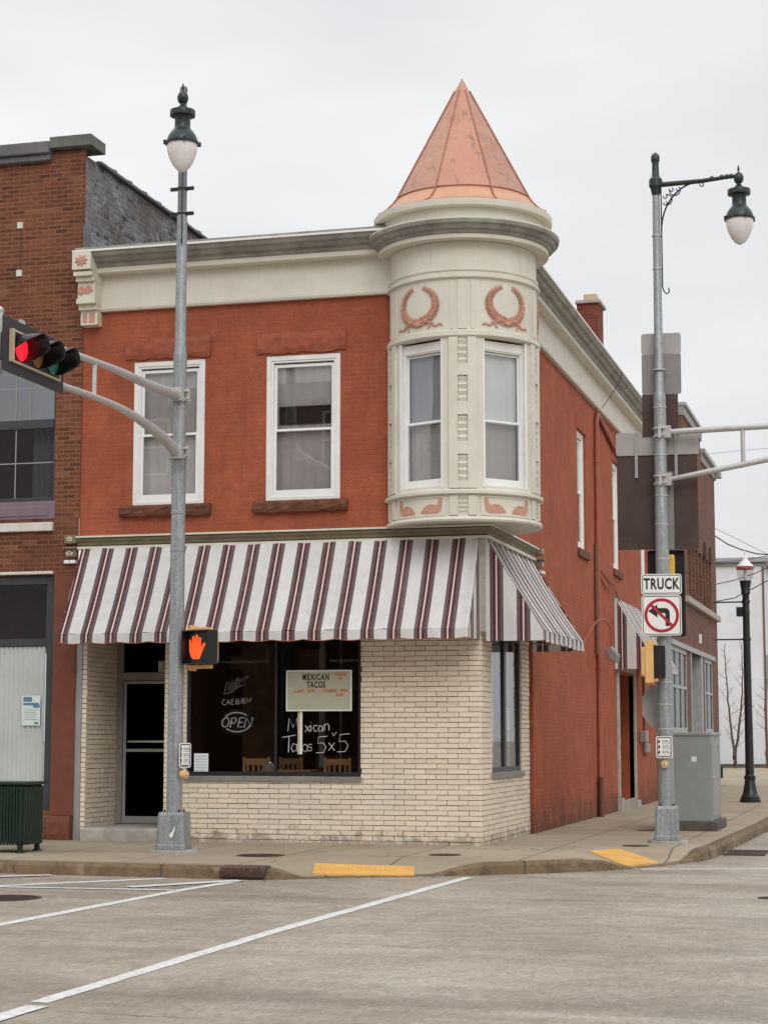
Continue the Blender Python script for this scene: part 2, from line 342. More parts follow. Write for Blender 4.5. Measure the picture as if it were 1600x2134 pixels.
def road():
    k = NT('road_surface', .62, spec=.45); obj = k.coord()
    base = k.ramp(k.noise(obj, .35, 5, .6), [(.3, (.315, .268, .214)), (.7, (.405, .352, .290))])
    tr = k.coord(scale=(.16, 1.15, 1))
    c = k.mix(k.ramp(k.noise(tr, .85, 6, .62, .35), [(.44, g(0)), (.68, g(.58))]), base, (.175, .142, .113))
    t2 = k.coord(scale=(.07, .9, 1), loc=(3, 7, 0))
    c = k.mix(k.ramp(k.noise(t2, .8, 4, .55), [(.5, g(0)), (.75, g(.35))]), c, (.44, .40, .345))
    f1 = k.noise(k.coord(scale=(1, .28, 1)), 34, 4, .8); f2 = k.n('ShaderNodeTexVoronoi', {'Vector': obj, 'Scale': 95.0}).outputs['Distance']
    c = k.mix(1.0, c, k.ramp(f1, [(.25, g(.68)), (.75, g(1.32))]), 'MULTIPLY')
    fm = k.noise(k.coord(scale=(.8, .55, 1), loc=(2, 9, 0)), 4.5, 6, .72, .4); c = k.mix(1.0, c, k.ramp(fm, [(.3, g(.86)), (.7, g(1.12))]), 'MULTIPLY')
    fw = k.noise(k.coord(loc=(9, 2, 0)), .55, 5, .65, .8); c = k.mix(1.0, c, k.ramp(fw, [(.35, (.84, .80, .76)), (.65, (1.10, 1.11, 1.12))]), 'MULTIPLY')
    c = k.mix(1.0, c, k.ramp(k.noise(k.coord(scale=(1, .35, 1)), 15, 5, .8), [(.3, g(.80)), (.7, g(1.18))]), 'MULTIPLY')
    c = k.mix(1.0, c, k.ramp(f2, [(.0, g(1.22)), (.25, g(1.0)), (.8, g(.88))]), 'MULTIPLY')
    # cracks and joints running along the road
    sp = k.n('ShaderNodeSeparateXYZ', {0: obj})
    wob = k.math('MULTIPLY', k.math('SUBTRACT', k.noise(k.coord(scale=(1, .2, 1)), 1.1, 5, .6), .5), .5)
    for yy, seed in ((-6.35, 0), (-10.9, 3), (-14.9, 5)):
        dd = k.math('ABSOLUTE', k.math('SUBTRACT', k.math('ADD', sp.outputs[1], wob), yy))
        brk = k.ramp(k.noise(k.coord(scale=(.6, .1, 1), loc=(seed, 0, 0)), 1.4, 4, .7), [(.48, g(0)), (.56, g(1))])
        ln = k.math('MULTIPLY', k.math('LESS_THAN', dd, .022), brk)
        c = k.mix(k.math('MULTIPLY', ln, .6), c, (.09, .08, .072))
    # a few oil spots
    sp2 = k.ramp(k.noise(k.coord(scale=(.7, 1.5, 1), loc=(11, 2, 0)), 1.1, 4, .6), [(.70, g(0)), (.76, g(.65))])
    c = k.mix(sp2, c, (.12, .10, .09))
    k.color(c)
    k.l(k.ramp(k.noise(tr, .85, 6, .62, .35), [(.4, g(.62)), (.7, g(.5))]), k.b.inputs['Roughness'])
    k.bump(k.math('ADD', f1, k.math('MULTIPLY', f2, -.6)), .45, .006)
road()
def walk():
    k = NT('sidewalk_concrete', .8, spec=.3); obj = k.coord()
    c = k.ramp(k.noise(obj, .5, 6, .6), [(.3, (.315, .255, .182)), (.7, (.395, .33, .245))])
    c = k.mix(k.ramp(k.noise(obj, 1.4, 6, .7, .5), [(.5, g(0)), (.72, g(.5))]), c, (.20, .145, .090))
    c = k.mix(1.0, c, k.ramp(k.noise(obj, 60, 4, .7), [(.25, g(.85)), (.75, g(1.15))]), 'MULTIPLY')
    br = k.n('ShaderNodeTexBrick', {'Vector': k.coord(loc=(.48, .5, 0)), 'Scale': 1.0, 'Mortar Size': .012, 'Mortar Smooth': .2, 'Brick Width': 1.52, 'Row Height': 1.9, 'Color1': (1, 1, 1, 1), 'Color2': (.9, .9, .9, 1), 'Mortar': (.3, .3, .3, 1)}, offset=0.0)
    c = k.mix(1.0, c, br.outputs['Color'], 'MULTIPLY')
    k.color(c); k.bump(k.math('SUBTRACT', k.math('MULTIPLY', k.noise(obj, 45, 4), .5), br.outputs['Fac']), .35, .006)
walk()
def curb():
    k = NT('curb_concrete', .85, spec=.3); obj = k.coord()
    c = k.ramp(k.noise(obj, 1.1, 6, .65), [(.3, (.145, .098, .055)), (.7, (.225, .160, .098))])
    c = k.mix(k.ramp(k.noise(obj, 3.2, 7, .75, .6), [(.46, g(0)), (.64, g(.8))]), c, (.075, .050, .030))
    c = k.mix(k.ramp(k.noise(k.coord(loc=(5, 5, 5)), 2.5, 5, .7), [(.58, g(0)), (.68, g(.55))]), c, (.36, .30, .23))
    k.color(c); k.bump(k.noise(obj, 30, 5, .7), .6, .01)
curb()
def paintline():
    k = NT('road_paint', .6, spec=.4); obj = k.coord()
    c = k.ramp(k.noise(obj, 3, 5), [(.3, (.60, .59, .57)), (.7, (.72, .71, .69))])
    w = k.ramp(k.noise(obj, 14, 7, .8), [(.50, g(0)), (.62, g(.8))])
    c = k.mix(w, c, (.34, .315, .29)); k.color(c)
    k.bump(k.noise(obj, 55, 4, .7), .3, .004)
paintline()
def tactile():
    k = NT('tactile_yellow', .6, spec=.3); obj = k.coord()
    c = k.ramp(k.noise(obj, 3, 5), [(.3, (.62, .33, .075)), (.7, (.74, .43, .13))])
    c = k.mix(k.ramp(k.noise(obj, 10, 6, .8), [(.62, g(0)), (.75, g(.5))]), c, (.35, .22, .1)); k.color(c)
tactile()

# ------------------------------------------------------------------ mesh helpers
I4 = Matrix.Identity(4)
def smooth_pts(P, n=5):
    P = [Vector(p) for p in P]; out_ = []
    for i in range(len(P) - 1):
        a, b, c, d = P[max(i - 1, 0)], P[i], P[i + 1], P[min(i + 2, len(P) - 1)]
        for k_ in range(n):
            t = k_ / n; out_.append(.5 * ((2 * b) + (c - a) * t + (2 * a - 5 * b + 4 * c - d) * t * t + (3 * b - a - 3 * c + d) * t ** 3))
    return out_ + [P[-1]]
class MB:
    def __init__(s, M=None): s.b = bmesh.new(); s.M = M or I4; s.mi = 0; s.uv = None
    def v(s, p): return s.b.verts.new(s.M @ Vector(p))
    def face(s, ps, uvs=None):
        f = s.b.faces.new([s.v(p) for p in ps]); f.material_index = s.mi
        if uvs:
            if s.uv is None: s.uv = s.b.loops.layers.uv.new('UVMap')
            for l, t in zip(f.loops, uvs): l[s.uv].uv = t
        return f
    def box(s, x0, x1, y0, y1, z0, z1):
        vs = [s.v((x, y, z)) for z in (z0, z1) for y in (y0, y1) for x in (x0, x1)]
        for q in ((0, 2, 3, 1), (4, 5, 7, 6), (0, 1, 5, 4), (2, 6, 7, 3), (0, 4, 6, 2), (1, 3, 7, 5)):
            f = s.b.faces.new([vs[i] for i in q]); f.material_index = s.mi
        return s
    def frame(s, x0, x1, z0, z1, t, y0, y1, tb=None, tt=None):
        tb = t if tb is None else tb; tt = t if tt is None else tt
        s.box(x0, x0 + t, y0, y1, z0, z1); s.box(x1 - t, x1, y0, y1, z0, z1)
        s.box(x0 + t, x1 - t, y0, y1, z0, z0 + tb); s.box(x0 + t, x1 - t, y0, y1, z1 - tt, z1)
        return s
    def prism(s, pts, d):     # closed polygon extruded along vector d
        d = Vector(d); a = [s.v(p) for p in pts]; c = [s.v(Vector(p) + d) for p in pts]
        n = len(pts)
        for i in range(n):
            f = s.b.faces.new((a[i], a[(i + 1) % n], c[(i + 1) % n], c[i])); f.material_index = s.mi
        f = s.b.faces.new(a[::-1]); f.material_index = s.mi; f = s.b.faces.new(c); f.material_index = s.mi
        return s
    def lathe(s, prof, c=(0, 0, 0), n=24, a0=0, a1=360, cap=True):
        full = abs(a1 - a0) >= 359.9; m = n if full else n + 1; rings = []
        for r, z in prof:
            ring = []
            if r < 1e-5: ring = [s.v((c[0], c[1], c[2] + z))] * m
            else:
                for i in range(m):
                    a = math.radians(a0 + (a1 - a0) * i / n)
                    ring.append(s.v((c[0] + r * math.sin(a), c[1] - r * math.cos(a), c[2] + z)))
            rings.append(ring)
        for p, q in zip(rings, rings[1:]):
            for i in range(n):
                j = (i + 1) % m
                vs = []
                for w in (p[i], p[j], q[j], q[i]):
                    if w not in vs: vs.append(w)
                if len(vs) > 2:
                    f = s.b.faces.new(vs); f.material_index = s.mi
        if cap and full:
            for ring, rv in ((rings[0], True), (rings[-1], False)):
                if ring[0] is not ring[1]:
                    f = s.b.faces.new(ring[::-1] if rv else ring); f.material_index = s.mi
        return s
    def tube(s, pts, r, n=10, caps=True):
        pts = [Vector(p) for p in pts]; rs = r if isinstance(r, (list, tuple)) else [r] * len(pts)
        rings = []; ref = None
        for i, p in enumerate(pts):
            t = (pts[min(i + 1, len(pts) - 1)] - pts[max(i - 1, 0)]).normalized()
            if ref is None: ref = Vector((0, 0, 1)) if abs(t.z) < .9 else Vector((1, 0, 0))
            a = t.cross(ref).normalized(); b = a.cross(t).normalized(); ref = b
            rings.append([s.v(p + (a * math.cos(2 * math.pi * j / n) + b * math.sin(2 * math.pi * j / n)) * rs[i]) for j in range(n)])
        for p, q in zip(rings, rings[1:]):
            for j in range(n):
                f = s.b.faces.new((p[j], p[(j + 1) % n], q[(j + 1) % n], q[j])); f.material_index = s.mi
        if caps and n > 2:
            s.b.faces.new(rings[0][::-1]).material_index = s.mi; s.b.faces.new(rings[-1]).material_index = s.mi
        return s
    def ball(s, c, r, seg=12, sc=(1, 1, 1), rot=None):
        M = s.M @ Matrix.Translation(c) @ (rot or I4) @ Matrix.Diagonal((*sc, 1))
        res = bmesh.ops.create_uvsphere(s.b, u_segments=seg, v_segments=max(6, seg // 2), radius=r, matrix=M)
        for v_ in res['verts']:
            for f in v_.link_faces: f.material_index = s.mi
        return s
def build(name, mb, mats, parent=None, smooth=False, bevel=0, seg=2, weld=False):
    if weld: bmesh.ops.remove_doubles(mb.b, verts=mb.b.verts, dist=1e-4)
    bmesh.ops.recalc_face_normals(mb.b, faces=mb.b.faces)
    me = bpy.data.meshes.new(name); mb.b.to_mesh(me); mb.b.free()
    for m in (mats if isinstance(mats, (list, tuple)) else [mats]): me.materials.append(MATS[m])
    o = bpy.data.objects.new(name, me); COL.objects.link(o)
    if parent is not None:
        me.transform(Matrix.Translation(-origin(parent))); o.parent = parent
    if smooth:
        for p in me.polygons: p.use_smooth = True
        try: me.set_sharp_from_angle(angle=math.radians(35))
        except Exception: pass
    if bevel:
        b = o.modifiers.new('bevel', 'BEVEL'); b.width = bevel; b.segments = seg; b.limit_method = 'ANGLE'; b.angle_limit = math.radians(40)
    return o
def origin(o):
    p = Vector((0, 0, 0))
    while o is not None: p += o.location; o = o.parent
    return p
def thing(name, label, cat, loc, group=None):
    o = bpy.data.objects.new(name, None); COL.objects.link(o); o.location = loc; o.empty_display_size = .2
    o['label'] = label; o['category'] = cat
    if group: o['group'] = group
    return o
def single(name, mb, mats, label, cat, loc, group=None, **k):   # a thing that is one mesh
    o = build(name, mb, mats, None, **k); o.data.transform(Matrix.Translation(-Vector(loc))); o.location = loc
    o['label'] = label; o['category'] = cat
    if group: o['group'] = group
    return o
def struct(name, mb, mats, **k):
    o = build(name, mb, mats, None, **k); o['kind'] = 'structure'; return o
def FR(ox, oy, oz, az=0):     # local frame: x right along the wall, y into the wall, z up; az = azimuth of outward normal from -Y toward +X
    a = math.radians(az)
    return Matrix(((math.cos(a), -math.sin(a), 0, ox), (math.sin(a), math.cos(a), 0, oy), (0, 0, 1, oz), (0, 0, 0, 1)))
def text(name, s_, size, M, mat, parent, depth=.003, xs=1.0, offset=0.0, align='CENTER', spacing=1.0, shear=0):
    c = bpy.data.curves.new('t', 'FONT'); c.body = s_; c.size = size; c.extrude = depth; c.offset = offset; c.space_character = spacing; c.shear = shear
    c.align_x = align; c.align_y = 'CENTER'; c.resolution_u = 3
    t = bpy.data.objects.new('t', c); COL.objects.link(t)
    me = bpy.data.meshes.new_from_object(t); bpy.data.objects.remove(t)
    R = M @ Matrix.Rotation(math.radians(90), 4, 'X') @ Matrix.Diagonal((xs, 1, 1, 1))
    me.transform(R); me.materials.clear(); me.materials.append(MATS[mat]); me.name = name
    o = bpy.data.objects.new(name, me); COL.objects.link(o)
    if parent is not None: me.transform(Matrix.Translation(-origin(parent))); o.parent = parent
    return o
def wall(mb, u0, u1, z0, z1, holes, y=0.0, reveal=.12, umi=None):   # wall face in the local frame with real openings and reveals
    us = sorted({u0, u1, *[h[0] for h in holes], *[h[1] for h in holes]}); zs = sorted({z0, z1, *[h[2] for h in holes], *[h[3] for h in holes]})
    for a, b in zip(us, us[1:]):
        for c, d in zip(zs, zs[1:]):
            mu, mz = (a + b) / 2, (c + d) / 2
            if any(h[0] < mu < h[1] and h[2] < mz < h[3] for h in holes): continue
            mb.face([(a, y, c), (b, y, c), (b, y, d), (a, y, d)])
    for h in holes:
        a, b, c, d = h[:4]; r = h[4] if len(h) > 4 else reveal
        mb.face([(a, y, c), (a, y, d), (a, y + r, d), (a, y + r, c)]); mb.face([(b, y, c), (b, y, d), (b, y + r, d), (b, y + r, c)])
        mb.face([(a, y, d), (b, y, d), (b, y + r, d), (a, y + r, d)]); mb.face([(a, y, c), (b, y, c), (b, y + r, c), (a, y + r, c)])

# ================================================================== SETTING
mb = MB(); mb.face([(-400, -400, -.02), (400, -400, -.02), (400, 600, -.02), (-400, 600, -.02)]); struct('ground', mb, 'road_surface')
mb = MB()
for i in range(-12, 24):
    for j in range(-12, 22):
        mb.face([(i * 5, j * 5, 0), (i * 5 + 5, j * 5, 0), (i * 5 + 5, j * 5 + 5, 0), (i * 5, j * 5 + 5, 0)])
struct('road', mb, 'road_surface', weld=True)
H = .15
CURB = [(-40, -4.50, H), (-8, -4.50, H), (-5.1, -4.48, H), (-2.9, -4.62, H), (-2.0, -4.64, H), (-1.62, -4.6, H), (-1.38, -4.53, .10), (-1.15, -4.38, .02), (-.8, -4.12, .015), (-.45, -3.9, .015),
        (-.1, -3.71, .015), (.2, -3.56, .02), (.5, -3.37, .10), (.75, -3.22, .145), (1.14, -2.95, H), (1.5, -2.64, H), (1.8, -2.33, H), (2.02, -2.06, .12), (2.22, -1.80, .05), (2.36, -1.6, .015), (2.55, -1.2, .015),
        (2.72, -.75, .015), (2.86, -.3, .02), (2.96, 0.0, .10), (3.03, .3, H), (3.08, .75, H), (3.12, 1.5, H), (3.14, 2.6, H), (3.18, 4, H), (3.24, 6, H), (3.3, 8.2, H), (3.35, 14, H), (3.4, 30, H), (3.4, 95, H)]
def nrm(i):
    a = Vector(CURB[max(0, i - 1)][:2]); b = Vector(CURB[min(len(CURB) - 1, i + 1)][:2]); d = (b - a).normalized(); return Vector((-d.y, d.x))
def offs(i, d, z): n_ = nrm(i); return (CURB[i][0] + n_.x * d, CURB[i][1] + n_.y * d, z)
mb = MB()
RD = .035
for i in range(len(CURB) - 1):
    hs = (CURB[i][2], CURB[i + 1][2])
    for (d0, z0), (d1, z1) in (((0, -1), (.012, .72)), ((.012, .72), (.04, 1)), ((.04, 1), (.16, 1))):
        mb.face([offs(i, d0, hs[0] * z0 if z0 > 0 else -.02), offs(i + 1, d0, hs[1] * z0 if z0 > 0 else -.02), offs(i + 1, d1, hs[1] * z1), offs(i, d1, hs[0] * z1)])
struct('kerb', mb, 'curb_concrete', weld=True)
mb = MB()
for i in range(len(CURB) - 1):
    for k_ in range(4):
        def P(j, q):
            t = q / 4; h = CURB[j][2]; return offs(j, .165 + 1.05 * t, h + (H - h) * t - (.006 if q == 0 else 0))
        mb.face([P(i, k_), P(i + 1, k_), P(i + 1, k_ + 1), P(i, k_ + 1)])
poly = [offs(i, 1.215, H) for i in range(len(CURB))]
vs = [mb.v(p) for p in poly + [(-40, 95, H)]]
f = mb.b.faces.new(vs); bmesh.ops.triangulate(mb.b, faces=[f])
struct('sidewalk', mb, 'sidewalk_concrete', weld=True)
# dark sealed joint between kerb and pavement, and the joints across the kerb
mb = MB()
for i in range(1, len(CURB) - 2):
    if min(CURB[i][2], CURB[i + 1][2]) < .09: continue
    mb.face([offs(i, .158, CURB[i][2] + .003), offs(i + 1, .158, CURB[i + 1][2] + .003), offs(i + 1, .178, CURB[i + 1][2] + .003), offs(i, .178, CURB[i][2] + .003)])
for (x, y, dx, dy) in ((-2.86, -4.62, 0, 1), (1.16, -2.93, -.5, .8), (3.13, 2.2, -1, 0), (-5.6, -4.48, 0, 1), (-.95, -4.2, -.5, .8)):
    n_ = Vector((dx, dy)).normalized(); t_ = Vector((n_.y, -n_.x)) * .009
    zt = .156 if abs(y + 4.2) > .1 else .03
    A, B = Vector((x, y)) - n_ * .006, Vector((x, y)) + n_ * .16
    mb.face([(A.x - t_.x, A.y - t_.y, .0), (A.x + t_.x, A.y + t_.y, .0), (A.x + t_.x, A.y + t_.y, zt), (A.x - t_.x, A.y - t_.y, zt)])
    mb.face([(A.x - t_.x, A.y - t_.y, zt), (A.x + t_.x, A.y + t_.y, zt), (B.x + t_.x, B.y + t_.y, zt), (B.x - t_.x, B.y - t_.y, zt)])
struct('kerb_joints', mb, 'plinth_dark')
# painted lines
def line(mb, pts, w, z=.004):
    for i, (a, b) in enumerate(zip(pts, pts[1:])):
        A = at_z(*a, 0); B = at_z(*b, 0); d = (B - A).normalized(); n_ = Vector((-d.y, d.x, 0)) * w / 2
        zz = z + i * .0008
        N = max(1, int((B - A).length / .25)); L0 = None
        for q in range(N + 1):
            P_ = A.lerp(B, q / N); j1, j2 = random.uniform(-.006, .006), random.uniform(-.006, .006)
            c = (P_ + n_ * (1 + j1 / w * 2), P_ - n_ * (1 + j2 / w * 2))
            if L0: mb.face([(L0[0].x, L0[0].y, zz), (L0[1].x, L0[1].y, zz), (c[1].x, c[1].y, zz), (c[0].x, c[0].y, zz)])
            L0 = c
for nm, segs in (('crosswalk_line', [([(82, 2090), (560, 1945), (975, 1829)], .135), ([(-60, 2140), (78, 2098)], .15)]),
                 ('stop_line', [([(-60, 1939), (370, 1857), (500, 1836)], .14)]),
                 ('parking_lines', [([(-60, 1849), (345, 1831)], .17), ([(-60, 1848), (360, 1856)], .12), ([(270, 1850), (500, 1836)], .20), ([(-60, 1831), (107, 1825)], .15)]),
                 ('side_crosswalk_line', [([(1335, 1812), (1660, 1811)], .14)])):
    mb = MB()
    for n_, (p_, w_) in enumerate(segs): line(mb, p_, w_, .004 + n_ * .003)
    struct(nm, mb, 'road_paint')
# yellow tactile plates (domes modelled) lying on the ramps
def zramp(x, y):
    best = (9, 0, 0)
    for i in range(len(CURB) - 1):
        a = Vector(CURB[i][:2]); b = Vector(CURB[i + 1][:2]); t = max(0, min(1, (Vector((x, y)) - a).dot(b - a) / (b - a).length_squared))
        d = (a.lerp(b, t) - Vector((x, y))).length
        if d < best[0]: best = (d, CURB[i][2] * (1 - t) + CURB[i + 1][2] * t, 0)
    h = best[1]; return h + (H - h) * max(0, min(1, (best[0] - .165) / 1.05))
def plate(corners, label, nx, ny):
    A, B, C_, D = [Vector(c) for c in corners]; mb = MB(); G = {}
    def pt(u, v, dz): p = A.lerp(B, u).lerp(D.lerp(C_, u), v); return (p.x, p.y, zramp(p.x, p.y) + dz)
    N = 8
    for i in range(N):
        for j in range(N):
            mb.face([pt(i / N, j / N, .012), pt((i + 1) / N, j / N, .012), pt((i + 1) / N, (j + 1) / N, .012), pt(i / N, (j + 1) / N, .012)])
    for i in range(N):
        for (a, b) in (((i / N, 0), ((i + 1) / N, 0)), ((i / N, 1), ((i + 1) / N, 1)), ((0, i / N), (0, (i + 1) / N)), ((1, i / N), (1, (i + 1) / N))):
            mb.face([pt(*a, .012), pt(*b, .012), pt(*b, -.01), pt(*a, -.01)])
    for i in range(nx):
        for j in range(ny):
            p = pt((i + .5) / nx, (j + .5) / ny, .0115); mb.lathe([(.012, 0), (.008, .005), (0, .006)], p, 6, cap=False)
    c = (A + B + C_ + D) / 4
    single('tactile_plate', mb, 'tactile_yellow', label, 'tactile plate', (c.x, c.y, zramp(c.x, c.y)), 'yellow tactile plates in the kerb ramps')
plate([(-1.18, -4.03), (-.02, -3.70), (-.18, -3.08), (-1.34, -3.42)], 'wide yellow tactile plate in the ramp in front of the cream brick wall', 22, 12)
plate([(1.56, -.62), (2.20, -1.56), (2.50, -.75), (1.86, .12)], 'skewed yellow tactile plate beside the right signal pole', 18, 12)
# iron covers
def cover(px, py, z, r, label, mat='rust_iron'):
    p = at_z(px, py, z); mb = MB()
    mb.lathe([(r, -.01), (r, .006), (r * .93, .006), (r * .93, .003), (0, .003)], (0, 0, 0), 28, cap=False)
    for i in range(-4, 5):
        w = math.sqrt(max(0, (r * .85) ** 2 - (i * r * .18) ** 2))
        if w > .03: mb.box(-w, w, i * r * .18 - .006, i * r * .18 + .006, .003, .007)
    mb2 = mb; bmesh.ops.translate(mb2.b, verts=mb2.b.verts, vec=p)
    single('manhole_cover', mb2, mat, label, 'manhole cover', p, 'iron covers set in the pavement and road')
cover(543, 1783, H, .31, 'rusty round cover in the pavement right of the left signal pole')
cover(927, 1782, H, .21, 'small brown round cover below the corner of the cream brick wall')
cover(1324, 1763, H, .19, 'dark round cover in the pavement behind the skewed yellow plate')
cover(1350, 1731, H, .17, 'small rusty cover half hidden behind the right pole base')
cover(10, 1872, 0, .38, 'dark iron cover in the road between the painted lines at left', 'iron')
cover(1612, 1872, 0, .17, 'small ring cover in the road at the right edge of the photo', 'iron')
# storm drain inlet, left: iron hood in the kerb
T = thing('storm_inlet', 'rusty brown iron storm inlet hood in the kerb beside the ramp', 'storm drain', (-1.85, -4.6, 0), 'storm inlets in the kerb')
mb = MB(); x0, x1, y0 = -2.12, -1.56, -4.665
prof = [(y0, .02), (y0 - .004, .09), (y0 + .03, .143), (y0 + .16, .154), (y0 + .22, .154), (y0 + .22, .10)]
mb.prism([(x0, y, z) for y, z in prof], (x1 - x0, 0, 0)); build('hood', mb, 'rust_iron', T, bevel=.01)
mb = MB(); mb.box(x0 + .06, x1 - .05, y0 - .008, y0 + .02, .0, .035); build('opening', mb, 'black_plastic', T)
mb = MB()
for i in range(9): mb.box(x0 + .05 + i * .053, x0 + .065 + i * .053, y0 - .012, y0 + .02, .03, .13)
build('ribs', mb, 'rust_iron', T)
T = thing('storm_inlet', 'slot storm inlet with grate in the kerb of the side street at right', 'storm drain', (3.15, 2.2, 0), 'storm inlets in the kerb')
mb = MB(); mb.box(3.095, 3.122, 1.75, 2.15, .0, .10); build('opening', mb, 'black_plastic', T)
mb = MB(); mb.frame(3.16, 3.75, 0, 1, .03, 0, 1); mb.b.free(); mb = MB()
gx0, gx1, gy0, gy1 = 3.16, 3.72, 1.35, 2.35
for a in range(12): mb.box(gx0 + a * .048, gx0 + a * .048 + .018, gy0, gy1, .002, .016)
mb.box(gx0 - .02, gx1, gy0 - .03, gy0, .002, .02); mb.box(gx0 - .02, gx1, gy1, gy1 + .03, .002, .02)
build('grate', mb, 'rust_iron', T)
mb = MB(); mb.box(gx0 - .01, gx1 - .01, gy0, gy1, -.01, .0015); build('pit', mb, 'black_plastic', T)

mb = MB(); rl = random.Random(11)
for i in range(260):
    j = rl.randrange(2, len(CURB) - 4); t = rl.random(); a_ = Vector(CURB[j]); b_ = Vector(CURB[j + 1]); p = a_.lerp(b_, t); n_ = nrm(j)
    side = rl.random()
    if side < .7: d_ = -abs(rl.gauss(.02, .10)); z_ = .005
    else: d_ = rl.uniform(.25, 2.5); z_ = H + .005 if d_ > 1.25 else None
    if z_ is None or p.y > 12: continue
    q = (p.x + n_.x * d_, p.y + n_.y * d_); w_ = rl.uniform(.006, .022); an = rl.uniform(0, 3.1)
    if q[1] > -.05 and q[0] < .05: continue
    mb.M = Matrix.Translation((q[0], q[1], z_)) @ Matrix.Rotation(an, 4, 'Z'); mb.face([(-w_, -w_ * .4, 0), (w_, -w_ * .4, w_ * .3), (w_ * .8, w_ * .4, .001), (-w_ * .9, w_ * .5, w_ * .4)])
o_ = struct('leaf_litter', mb, 'bark_litter'); o_['kind'] = 'stuff'; o_['label'] = 'scattered dead leaf bits and grit along the kerb and pavement'; o_['category'] = 'litter'

# ================================================================== CORNER BUILDING
B = thing('corner_building', 'two-storey painted red brick corner building with cream round turret and copper cone roof', 'building', (-3.0, 5.0, H))
XL = -6.105     # party wall line
FZ = 8.05      # frieze bottom
F0 = FR(0, 0, 0, 0)
WIN_F = [(-5.27, -4.14, 5.04, 7.20), (-3.19, -2.06, 5.04, 7.18)]
mb = MB(FR(0, .02, 0)); wall(mb, XL, .06, 4.45, 8.6, [h + (.16,) for h in WIN_F]); build('front_wall', mb, 'red_brick', B)
SIDE = FR(.06, 0, 0, 90)        # u = y, inward = -x
WIN_S = [(8.02, 9.02, 5.06, 7.27), (12.45, 13.45, 5.06, 7.30), (16.75, 17.75, 5.06, 7.30)]
DOOR_S = (12.75, 15.1, .35, 2.95)
mb = MB(SIDE)
wall(mb, 3.52, 19.0, H - .05, 8.6, [h + (.14,) for h in WIN_S] + [DOOR_S + (.55,)])
wall(mb, .02, 3.52, 4.45, 8.6, []); mb.face([(3.52, 0, .1), (3.52, .12, .1), (3.52, .12, 4.45), (3.52, 0, 4.45)])
mb.face([(19, 0, .1), (19, 3, .1), (19, 3, 8.6), (19, 0, 8.6)])
build('side_wall', mb, 'red_brick_side', B)
mb = MB(); mb.face([(XL, .3, 8.7), (.0, .3, 8.7), (.0, 19, 8.75), (XL, 19, 8.75)]); mb.face([(XL, 19, 0), (.06, 19, 0), (.06, 19, 8.75), (XL, 19, 8.75)])
build('roof', mb, 'roofing', B)
# --- cream roman-brick veneer, brick by brick
def veneer_wall(M, u0, u1, z0, z1, holes, name, mort_y=.028, bl=.298, bh=.0625, jt=.009, shift=1):
    mb = MB(M); wall(mb, u0, u1, z0, z1, [h for h in holes], y=mort_y, reveal=.1); build(name + '_mortar', mb, 'veneer_mortar', B)
    mb = MB(M); row = 0; z = z0 + .004
    while z < z1 - .02:
        top = min(z + bh, z1); u = u0 - shift * ((row % 2) * .5 * (bl + jt) + (row * 37 % 3) * .006)
        if holes and holes[0][0] - u0 < .12: a = u0; first = True
        else: first = False
        while u < u1:
            L = bl + random.uniform(-.004, .004)
            a, b = max(u, u0), min(u + L, u1)
            if first and b > u0: segs_first = [(u0, holes[0][0])] if a < holes[0][0] else []
            segs = [(a, b)] if b - a > .02 else []
            if first and a < holes[0][0]:
                if u <= u0: segs = [(u0, holes[0][0])]
                else: segs = []
                if b > holes[0][1]: segs.append((holes[0][1], b))
            for h in holes:
                if top > h[2] + .002 and z < h[3] - .002:
                    ns = []
                    for s0, s1 in segs:
                        if s1 <= h[0] or s0 >= h[1]: ns.append((s0, s1)); continue
                        if s0 < h[0] - .015: ns.append((s0, min(s1, h[0])))
                        if s1 > h[1] + .015: ns.append((h[1], s1))
                    segs = ns
            for s0, s1 in segs:
                y = random.gauss(0, .0022); dz = random.uniform(-.002, .002); sl = random.uniform(-.003, .003)
                vs = [mb.v(p) for p in ((s0, y + sl, z + dz), (s1, y - sl, z + dz), (s1, y - sl, top + dz), (s0, y + sl, top + dz), (s0, .04, z + dz), (s1, .04, z + dz), (s1, .04, top + dz), (s0, .04, top + dz))]
                for q in ((0, 1, 2, 3), (1, 5, 6, 2), (5, 4, 7, 6), (4, 0, 3, 7), (3, 2, 6, 7), (4, 5, 1, 0)): mb.b.faces.new([vs[i] for i in q])
            u += L + jt
        z += bh + jt; row += 1
    build(name, mb, 'cream_brick', B)
DW = (-6.0, -4.70, .1, 4.4, .002); SW = (-4.36, -1.74, 1.09, 3.42)
veneer_wall(F0, -6.0, 0, H - .02, 4.4, [DW, SW], 'brick_veneer')
veneer_wall(F0, -6.0, -5.93, H - .02, 4.4, [], 'jamb_veneer', bl=.09, shift=0)
veneer_wall(FR(0, 0, 0, 90), 0, 3.50, H - .02, 4.4, [(.68, 2.88, 1.14, 3.12)], 'brick_veneer')
RX = -5.93
veneer_wall(FR(RX, 0, 0, 90), .03, 1.16, .25, 4.4, [], 'brick_veneer', mort_y=.02)     # left side of the entrance recess (faces +X)
veneer_wall(FR(-4.70, 1.16, 0, -90), 0, 1.13, .25, 4.4, [], 'brick_veneer', mort_y=.02)
mb = MB(); mb.box(RX, -4.70, .03, 1.2, 3.35, 3.40); build('recess_ceiling', mb, 'interior_wall', B)
mb = MB(); mb.box(-6.10, -6.003, -.012, .05, H, 3.6); build('corner_post', mb, 'alum', B)
mb = MB(); mb.box(RX + .02, -4.30, -.22, .04, H - .02, .335); mb.box(RX + .015, -4.715, .04, 1.12, H - .02, .34); build('entrance_step', mb, 'grey_step', B, bevel=.03, seg=3)
